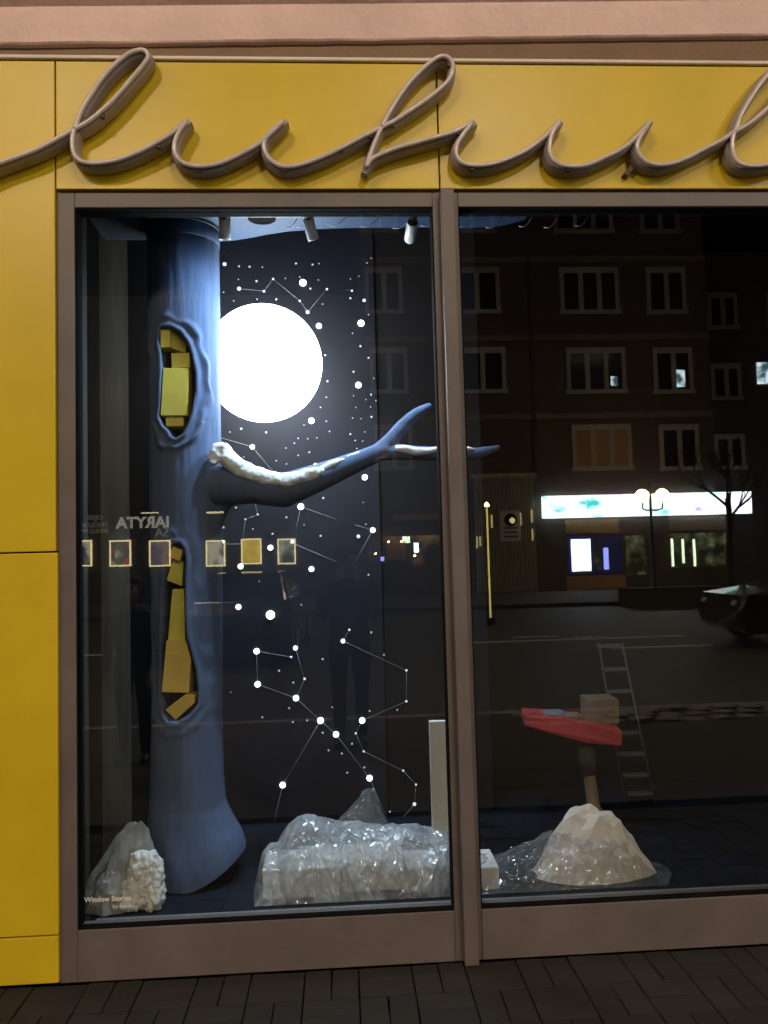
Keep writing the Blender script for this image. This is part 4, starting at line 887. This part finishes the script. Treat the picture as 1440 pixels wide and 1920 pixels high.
cc = MR(956, 975, FB); bm = bmesh.new(); bm_lathe(bm, [(0.27, 0.131), (0.27, 0.138), (0.21, 0.138), (0.21, 0.131)], Vector((cc.x, FB, cc.z)), Vector((0, 1, 0)), 28); from_bm('ring', bm, M['sign_ink'], gs)
bm = bmesh.new(); bm_lathe(bm, [(0.12, 0.131), (0.12, 0.142)], Vector((cc.x + 0.07, FB, cc.z - 0.03)), Vector((0, 1, 0)), 20); from_bm('disc', bm, M['sign_sun'], gs)
for q in (990, 998, 1006): sbox('text_line', 943, 969, q - 1.3, q + 1.3, 0.131, 0.134, 'sign_ink', gs)
caf = thing('cafe_front', 'dim warm cafe front with an orange awning across the street', 'cafe', (xr(780), FB, 0))
sbox('window', 715, 868, 1004, 1062, 0.01, 0.03, 'cafe', caf); sbox('awning_lamp', 738, 824, 964, 976, 0.02, 0.3, 'blind', caf)
for (a, b, q0, q1, m) in ((724, 760, 1015, 1050, 'blind'), (754, 768, 1006, 1018, 'strip_white'), (775, 784, 1018, 1036, 'screen'), (712, 719, 1044, 1052, 'strip_blue')):
    o = sbox('display', a, b, q0, q1, 0.04, 0.07, m, caf)
for (a, b) in ((728, 1016), (752, 1015), (777, 1042), (704, 1038)):
    c = MR(a, b, FB); bm = bmesh.new(); bm_ell(bm, (c.x, FB + 0.2, c.z), (0.05, 0.05, 0.04), 1); from_bm('bulb', bm, M['globe'], caf)
# cinema with back-lit posters
cin = thing('cinema_front', 'dark cinema wall with pale lettering across the street', 'building', (xr(380), FB - 4, 0))
box('wall', xr(-420), xA0 - 0.02, FB - 8, FB - 0.02, 0.0, 12.5, M['render_dark'], cin)
zc_ = zr(300, 962); box('canopy', xr(-100), xr(560), FB - 0.02, FB + 0.5, zc_ + 0.02, zc_ + 0.12, M['render_dark'], cin)
M['letters'] = emit('pale_letters', (0.75, 0.72, 0.60), 2.2); M['letters2'] = emit('dim_letters', (0.7, 0.68, 0.6), 0.9); M['wall_lamp'] = emit('wall_lamp', (1.0, 0.86, 0.5), 5.5)
for px in (165, 284, 405): 
    c = MR(px, 961, FB); o = box('wall_lamp', c.x - 0.33, c.x + 0.33, FB + 0.2, FB + 0.3, c.z - 0.05, c.z + 0.02, M['wall_lamp'], cin)
def wall_text(s, px_right, py_base, size, m, bold=0.0, yy=FB + 0.02):
    """lettering on the far wall, read from the street, so the glass shows it mirrored; px_right is where it starts in the mirror picture's right"""
    c = MR(px_right, py_base, yy); T = Matrix.Translation(c) @ Matrix.Rotation(math.pi, 4, 'Z') @ Matrix.Rotation(math.pi / 2, 4, 'X')
    return text_mesh('lettering', s, size, M[m], T, cin, 0.01, bold)
wall_text('IARYTA', 318, 988, 0.62, 'letters', 0.02); wall_text('SA', 317, 1006, 0.5, 'letters2'); wall_text('OIJEK', 193, 974, 0.26, 'letters2'); wall_text('TNOLOKIL', 203, 988, 0.26, 'letters2'); wall_text('SPOLO PPMAC', 204, 999, 0.24, 'letters2')
posters = [(147, 173, 'cream poster lightbox with a dark figure, partly behind the window frame', [(0.42, (0.01, 0.01, 0.008)), (0.55, (0.55, 0.48, 0.28))]),
           (206, 246, 'poster lightbox with a dark figure and a red corner', [(0.40, (0.35, 0.03, 0.03)), (0.47, (0.03, 0.02, 0.02)), (0.56, (0.10, 0.08, 0.06)), (0.64, (0.5, 0.45, 0.33))]),
           (280, 320, 'dim purple-brown poster lightbox with a bright frame', [(0.40, (0.10, 0.07, 0.10)), (0.6, (0.26, 0.17, 0.12))]),
           (386, 422, 'cream striped poster lightbox seen across the tree trunk edge', [(0.40, (0.05, 0.05, 0.04)), (0.55, (0.6, 0.55, 0.38))]),
           (452, 490, 'bright yellow poster lightbox with a small dark figure', [(0.36, (0.06, 0.04, 0.0)), (0.42, (0.75, 0.48, 0.05)), (0.6, (0.95, 0.68, 0.10))]),
           (520, 554, 'grey-green poster lightbox at the end of the row', [(0.38, (0.05, 0.055, 0.04)), (0.6, (0.45, 0.45, 0.30))])]
M['poster_edge'] = emit('poster_frame_light', (1.0, 0.86, 0.42), 6.5)
for i, (a, b, lab, stops) in enumerate(posters):
    q0, q1 = 1012 - (2 if i > 3 else -1), 1062 - (4 if i > 3 else 0)
    t = thing('poster_lightbox', lab, 'poster', (xr((a + b) / 2), FB, zr((a + b) / 2, q1)), 'back-lit posters on the cinema wall')
    x0, x1, z0, z1 = xr(a), xr(b), zr((a + b) / 2, q1), zr((a + b) / 2, q0); e = 0.055; bm = bmesh.new()
    bm_box(bm, x0, x1, FB, FB + 0.09, z0, z0 + e); bm_box(bm, x0, x1, FB, FB + 0.09, z1 - e, z1); bm_box(bm, x0, x0 + e, FB, FB + 0.09, z0 + e, z1 - e); bm_box(bm, x1 - e, x1, FB, FB + 0.09, z0 + e, z1 - e)
    from_bm('frame', bm, M['poster_edge'], t)
    pm_ = emit_ramp('poster_print_%d' % i, stops, 4.2, 1.4, 3.1 * i + 1, (1.2, 1, 1.0))
    box('picture', x0 + e, x1 - e, FB + 0.0, FB + 0.05, z0 + e, z1 - e, pm_, t)
# twin-globe street lamp, glowing column, planter
ly = -26.0
lp = thing('globe_street_lamp', 'street lamp with two glowing globes in front of the lightbox', 'street lamp', (xr(1222, 1100, ly), ly, 0))
lx = xr(1222, 1000, ly); zg_ = zr(1222, 929, ly)
lathe('pole', [(0.14, 0.0), (0.14, 0.25), (0.08, 0.32), (0.055, 1.2), (0.045, zg_ + 0.45), (0.01, zg_ + 0.6)], (lx, ly, 0), M['black_metal'], lp, (0, 0, 1), 16)
for s in (-1, 1):
    gx = xr(1204 if s < 0 else 1241, 930, ly)
    tube('arm', [Vector((lx, ly, zg_ - 0.55)), Vector(((lx + gx) / 2, ly, zg_ - 0.56)), Vector((gx, ly, zg_ - 0.5)), Vector((gx, ly, zg_ - 0.2))], 0.03, M['black_metal'], lp, 8)
    bm = bmesh.new(); bm_ell(bm, (gx, ly, zg_), (0.25, 0.25, 0.25), 3); from_bm('globe', bm, M['globe'], lp, True)
cl_y = -15.6
cx = xr(916, 1050, cl_y); zt_ = zr(912, 950, cl_y)
col = thing('glowing_column', 'slim golden glowing column standing in the street', 'lamp', (cx, cl_y, -0.12))
box('shaft', cx - 0.02, cx + 0.02, cl_y - 0.02, cl_y + 0.02, 0.05, zt_, M['column_glow'], col, 0.006); box('base', cx - 0.09, cx + 0.09, cl_y - 0.09, cl_y + 0.09, -0.119, 0.049, M['black_metal'], col, 0.01)  # slim post drawn as one bright emitting shaft
cap_ = lathe('cap', [(0.05, 0.0), (0.06, 0.04), (0.03, 0.1)], (cx, cl_y, zt_), M['globe'], col)
py_ = -20.4
pl = thing('street_planter', 'low dark street planter with a pale rim before the corner shop', 'planter', (xr(1240, 1120, py_), py_, 0))
a, b = xr(1172, 1120, py_), xr(1330, 1120, py_)
box('trough', a, b, py_ - 0.6, py_ + 0.6, -0.118, 0.42, M['render_dark'], pl, 0.01); box('rim', a - 0.04, b + 0.04, py_ + 0.5, py_ + 0.66, 0.421, 0.46, M['band'], pl, 0.005)
# bare street tree
ty = -25.0; rt_ = random.Random(11)
tx = xr(1372, 1100, ty)
tr = thing('bare_street_tree', 'thin bare street tree before the end of the lightbox', 'tree', (tx, ty, 0))
tube('trunk', catmull([Vector((tx, ty, 0.0)), Vector((tx - 0.05, ty, 1.2)), Vector((tx + 0.05, ty, 2.6)), Vector((tx, ty, 3.4))], 4), [0.13] * 4 + [0.11] * 4 + [0.10] * 4 + [0.08], M['bark'], tr, 10)
bm = bmesh.new()
def grow(p, d, ln, r, lev):
    q = p + d * ln; m_ = p + d * ln * 0.5 + Vector((rt_.uniform(-1, 1), rt_.uniform(-1, 1), rt_.uniform(0, 1))) * ln * 0.08
    bm_tube(bm, [p, m_, q], [r, r * 0.8, r * 0.6], 6)
    if lev:
        for _ in range(3 if lev > 1 else 4):
            dd = (d + Vector((rt_.uniform(-0.8, 0.8), rt_.uniform(-0.8, 0.8), rt_.uniform(-0.1, 0.6)))).normalized(); grow(q if rt_.random() < 0.6 else m_, dd, ln * rt_.uniform(0.6, 0.85), r * 0.6, lev - 1)
for k_ in range(4): grow(Vector((tx, ty, 2.6 + 0.25 * k_)), Vector((math.cos(k_ * 1.7), math.sin(k_ * 1.7) * 0.6, 0.9)).normalized(), 1.1, 0.055, 3)
from_bm('crown', bm, M['bark'], tr)

# parked cars
def car(x, y, rz, label, z=-0.118):
    t = thing('parked_car', label, 'car', (x, y, z), 'parked dark cars', rz, local=True)
    prof = [(-2.10, 0.35), (-2.16, 0.62), (-2.05, 0.86), (-1.30, 0.96), (-0.72, 0.99), (1.25, 1.02), (1.95, 0.98), (2.14, 0.82), (2.15, 0.42), (2.05, 0.26), (-1.95, 0.24)]
    bm = bmesh.new(); n = len(prof)
    secs = []
    for yy, k_, dz in ((-0.88, 0.97, 0.0), (-0.80, 1.0, 0.015), (0.80, 1.0, 0.015), (0.88, 0.97, 0.0)):
        secs.append([bm.verts.new((px * k_, yy, pz + (dz if pz > 0.8 else 0))) for px, pz in prof])
    for s in range(3):
        for i in range(n): bm.faces.new((secs[s][i], secs[s][(i + 1) % n], secs[s + 1][(i + 1) % n], secs[s + 1][i]))
    bm.faces.new(secs[0]); bm.faces.new(secs[-1][::-1]); bod = from_bm('body', bm, M['car'], t)
    cab = [(-1.25, 0.97), (-0.45, 1.42), (0.05, 1.48), (0.9, 1.46), (1.75, 1.0)]
    bm = bmesh.new(); A = [bm.verts.new((a, -0.80 + (b - 0.97) * 0.38, b)) for a, b in cab]; B = [bm.verts.new((a, 0.80 - (b - 0.97) * 0.38, b)) for a, b in cab]
    bm.faces.new(A); bm.faces.new(B[::-1])
    for i in range(len(cab)): bm.faces.new((A[i], A[(i + 1) % 5], B[(i + 1) % 5], B[i]))
    bmesh.ops.bevel(bm, geom=list(bm.edges), offset=0.05, segments=2, profile=0.5, affect='EDGES'); from_bm('cabin', bm, M['car'], t)
    for s in (-1, 1):
        bm = bmesh.new(); pts = [(-0.98, 1.04), (-0.42, 1.36), (0.85, 1.40), (1.45, 1.05)]
        bm_prism(bm, [Vector((a, s * (0.806 - (b - 0.97) * 0.38), b)) for a, b in pts], (0, s * 0.004, 0)); from_bm('side_window', bm, M['win_dark'], t)
        for wx in (-1.32, 1.32):
            w = lathe('wheel', [(0.31, -0.1), (0.325, -0.08), (0.325, 0.08), (0.31, 0.1), (0.2, 0.1)], (wx, s * 0.80, 0.33), M['tyre'], t, (0, s, 0), 24)
            lathe('rim', [(0.2, 0.101), (0.19, 0.106), (0.05, 0.09)], (wx, s * 0.80, 0.33), M['steel'], w, (0, s, 0), 16)
        bm = bmesh.new(); bm_ell(bm, (-2.06, s * 0.62, 0.72), (0.08, 0.17, 0.08), 2); from_bm('headlight', bm, M['car_lamp'], t, True)
        bm = bmesh.new(); bm_ell(bm, (2.09, s * 0.66, 0.80), (0.06, 0.14, 0.09), 2); from_bm('tail_light', bm, M['red'], t, True)
        bm = bmesh.new(); bm_ell(bm, (-0.72, s * 0.93, 1.02), (0.06, 0.09, 0.06), 2); from_bm('wing_mirror', bm, M['car'], t, True)
    return t
car(xr(1345, 1100, -10.4) + 2.15, -10.4, 0.05, 'black parked car mirrored at the far right of the glass')
car(-1.6, -11.5, math.radians(92), 'dark parked car seen end-on, mirrored behind the star backdrop')

# ------------------------------------------------------------------ people mirrored in the glass
def person(name_label, base, hgt, rz, arms, coat, extra):
    t = thing('person', name_label, 'person', base, None, rz, local=True); s = hgt / 1.75
    V = lambda x, y, z: Vector((x * s, y * s, z * s)); bm = bmesh.new()
    # faces +y (towards the shop)
    bm_tube(bm, [V(0, 0, 0.90), V(0, -0.005, 1.05), V(0, 0, 1.25), V(0, -0.01, 1.38), V(0, -0.01, 1.46)], [0.155 * s, 0.15 * s, 0.165 * s, 0.16 * s, 0.09 * s], 16, (1.15, 0.72))
    bm_tube(bm, [V(0, -0.01, 1.42), V(0, 0.005, 1.54)], 0.055 * s, 12)
    bm_ell(bm, V(0, 0.02, 1.635), (0.078 * s, 0.098 * s, 0.115 * s), 3)
    bm_ell(bm, V(0, 0.045, 1.57), (0.052 * s, 0.06 * s, 0.05 * s), 2)
    bm_tube(bm, [V(0, 0.105, 1.66), V(0, 0.128, 1.615), V(0, 0.112, 1.605)], [0.010 * s, 0.016 * s, 0.012 * s], 8)
    for q in (-1, 1):
        bm_ell(bm, V(q * 0.08, 0.01, 1.63), (0.012 * s, 0.022 * s, 0.034 * s), 2)
        bm_tube(bm, [V(q * 0.09, 0, 0.92), V(q * 0.10, 0.01, 0.70), V(q * 0.10, 0.015, 0.48), V(q * 0.10, -0.01, 0.30), V(q * 0.10, -0.02, 0.07)], [0.10 * s, 0.085 * s, 0.062 * s, 0.06 * s, 0.045 * s], 12)
        bm_tube(bm, [V(q * 0.10, -0.06, 0.045), V(q * 0.105, 0.05, 0.045), V(q * 0.115, 0.16, 0.03)], [0.042 * s, 0.045 * s, 0.032 * s], 10)
        sh, el, wr, pal = [V(*p) for p in arms(q)]
        bm_tube(bm, [V(q * 0.10, -0.01, 1.39), sh, (sh + el) / 2, el], [0.075 * s, 0.07 * s, 0.062 * s, 0.052 * s], 12)
        bm_tube(bm, [el, (el + wr) / 2, wr], [0.052 * s, 0.047 * s, 0.034 * s], 12)
        d = (pal - wr).normalized(); side = d.cross(Vector((0, 1, 0)) if abs(d.y) < 0.8 else Vector((0, 0, 1))).normalized()
        bm_tube(bm, [wr, wr + d * 0.05 * s, pal], [0.026 * s, 0.036 * s, 0.03 * s], 10, (1.15, 0.6))
        nrm = d.cross(side)
        for f_, ln in ((-1.5, 0.062), (-0.5, 0.075), (0.5, 0.080), (1.5, 0.070)):
            b0 = pal + side * f_ * 0.017 * s; b1 = b0 + d * ln * 0.5 * s + nrm * 0.004 * s; b2 = b1 + (d * 0.6 + nrm * 0.8).normalized() * ln * 0.5 * s; bm_tube(bm, [b0 - d * 0.02 * s, b1, b2], [0.0095 * s, 0.009 * s, 0.0075 * s], 8)
        b0 = wr + d * 0.035 * s - side * 0.025 * s; bm_tube(bm, [b0, b0 - side * 0.025 * s + d * 0.025 * s, b0 - side * 0.03 * s + d * 0.055 * s], [0.013 * s, 0.011 * s, 0.009 * s], 8)
    body = remeshed('body', bm, 0.0085, [coat, M['skin'], M['trousers'], M['shoe']], t, 2)
    ends = [V(*arms(q)[2]) for q in (-1, 1)]; pals = [V(*arms(q)[3]) for q in (-1, 1)]
    for p in body.data.polygons:
        c = p.center; i = 0
        if c.z > 1.50 * s: i = 1
        elif c.z < 0.10 * s: i = 3
        elif c.z < 0.86 * s and abs(c.x) < 0.23 * s: i = 2
        if any((c - q).length < 0.13 * s and (c - e).dot(q - e) > 0 for e, q in zip(ends, pals)): i = 1
        p.material_index = i
    for q in (-1, 1):
        bm = bmesh.new(); bm_ell(bm, V(q * 0.032, 0.105, 1.648), (0.012 * s, 0.008 * s, 0.008 * s), 2); from_bm('eye', bm, M['vinyl'], t, True)
    bm = bmesh.new(); bm_ell(bm, V(0, 0.112, 1.572), (0.024 * s, 0.006 * s, 0.006 * s), 2); from_bm('mouth', bm, M['red'], t, True)
    extra(t, V, s); return t
def cap(t, V, s):
    bm = bmesh.new(); bm_lathe(bm, [(0.094 * s, 0.0), (0.098 * s, 0.03 * s), (0.088 * s, 0.075 * s), (0.05 * s, 0.10 * s), (0.005, 0.108 * s)], V(0, 0.012, 1.672), Vector((0, 0, 1)), 24); from_bm('knitted_cap', bm, M['coat'], t, True)
    bm = bmesh.new(); bm_tube(bm, [V(0.085 * math.cos(a), 0.005 + 0.075 * math.sin(a), 1.49) for a in [k_ * math.pi / 8 for k_ in range(17)]], 0.032 * s, 10); from_bm('scarf', bm, M['scarf'], t, True)
def arms_photo(q): return [(q * 0.20, 0.0, 1.38), (q * 0.235, 0.06, 1.13), (q * 0.085, 0.27, 1.46), (q * 0.065, 0.29, 1.53)]
person('person in a black coat and knitted cap holding up a phone', (0.055, -3.50, 0.0), 1.66, 0.0, arms_photo, M['coat'], cap)
ph = box('phone', -0.055, 0.055, -3.118, -3.108, 1.50, 1.655, M['black_metal'], None, 0.004); tag(ph, 'black phone held up by the person in the knitted cap', 'phone')
def hood(t, V, s):
    bm = bmesh.new(); bm_ell(bm, V(0, -0.022, 1.65), (0.118 * s, 0.118 * s, 0.145 * s), 3)
    bmesh.ops.delete(bm, geom=[f for f in bm.faces if f.calc_center_median().y > 0.055 * s and f.calc_center_median().z < 1.72 * s], context='FACES'); from_bm('hood', bm, M['coat'], t, True)
    bm = bmesh.new(); bm_tube(bm, [V(0.09 * math.cos(a), 0.01 + 0.08 * math.sin(a), 1.485) for a in [k_ * math.pi / 8 for k_ in range(17)]], 0.036 * s, 10); from_bm('scarf', bm, M['scarf'], t, True)
def arms_down(q): return [(q * 0.20, 0.0, 1.38), (q * 0.25, -0.01, 1.12), (q * 0.255, 0.05, 0.88), (q * 0.255, 0.065, 0.80)]
person('shorter person in a dark hooded coat and grey scarf, mirrored left of the tree', (-1.66, -3.25, 0.0), 1.42, 0.0, arms_down, M['coat'], hood)
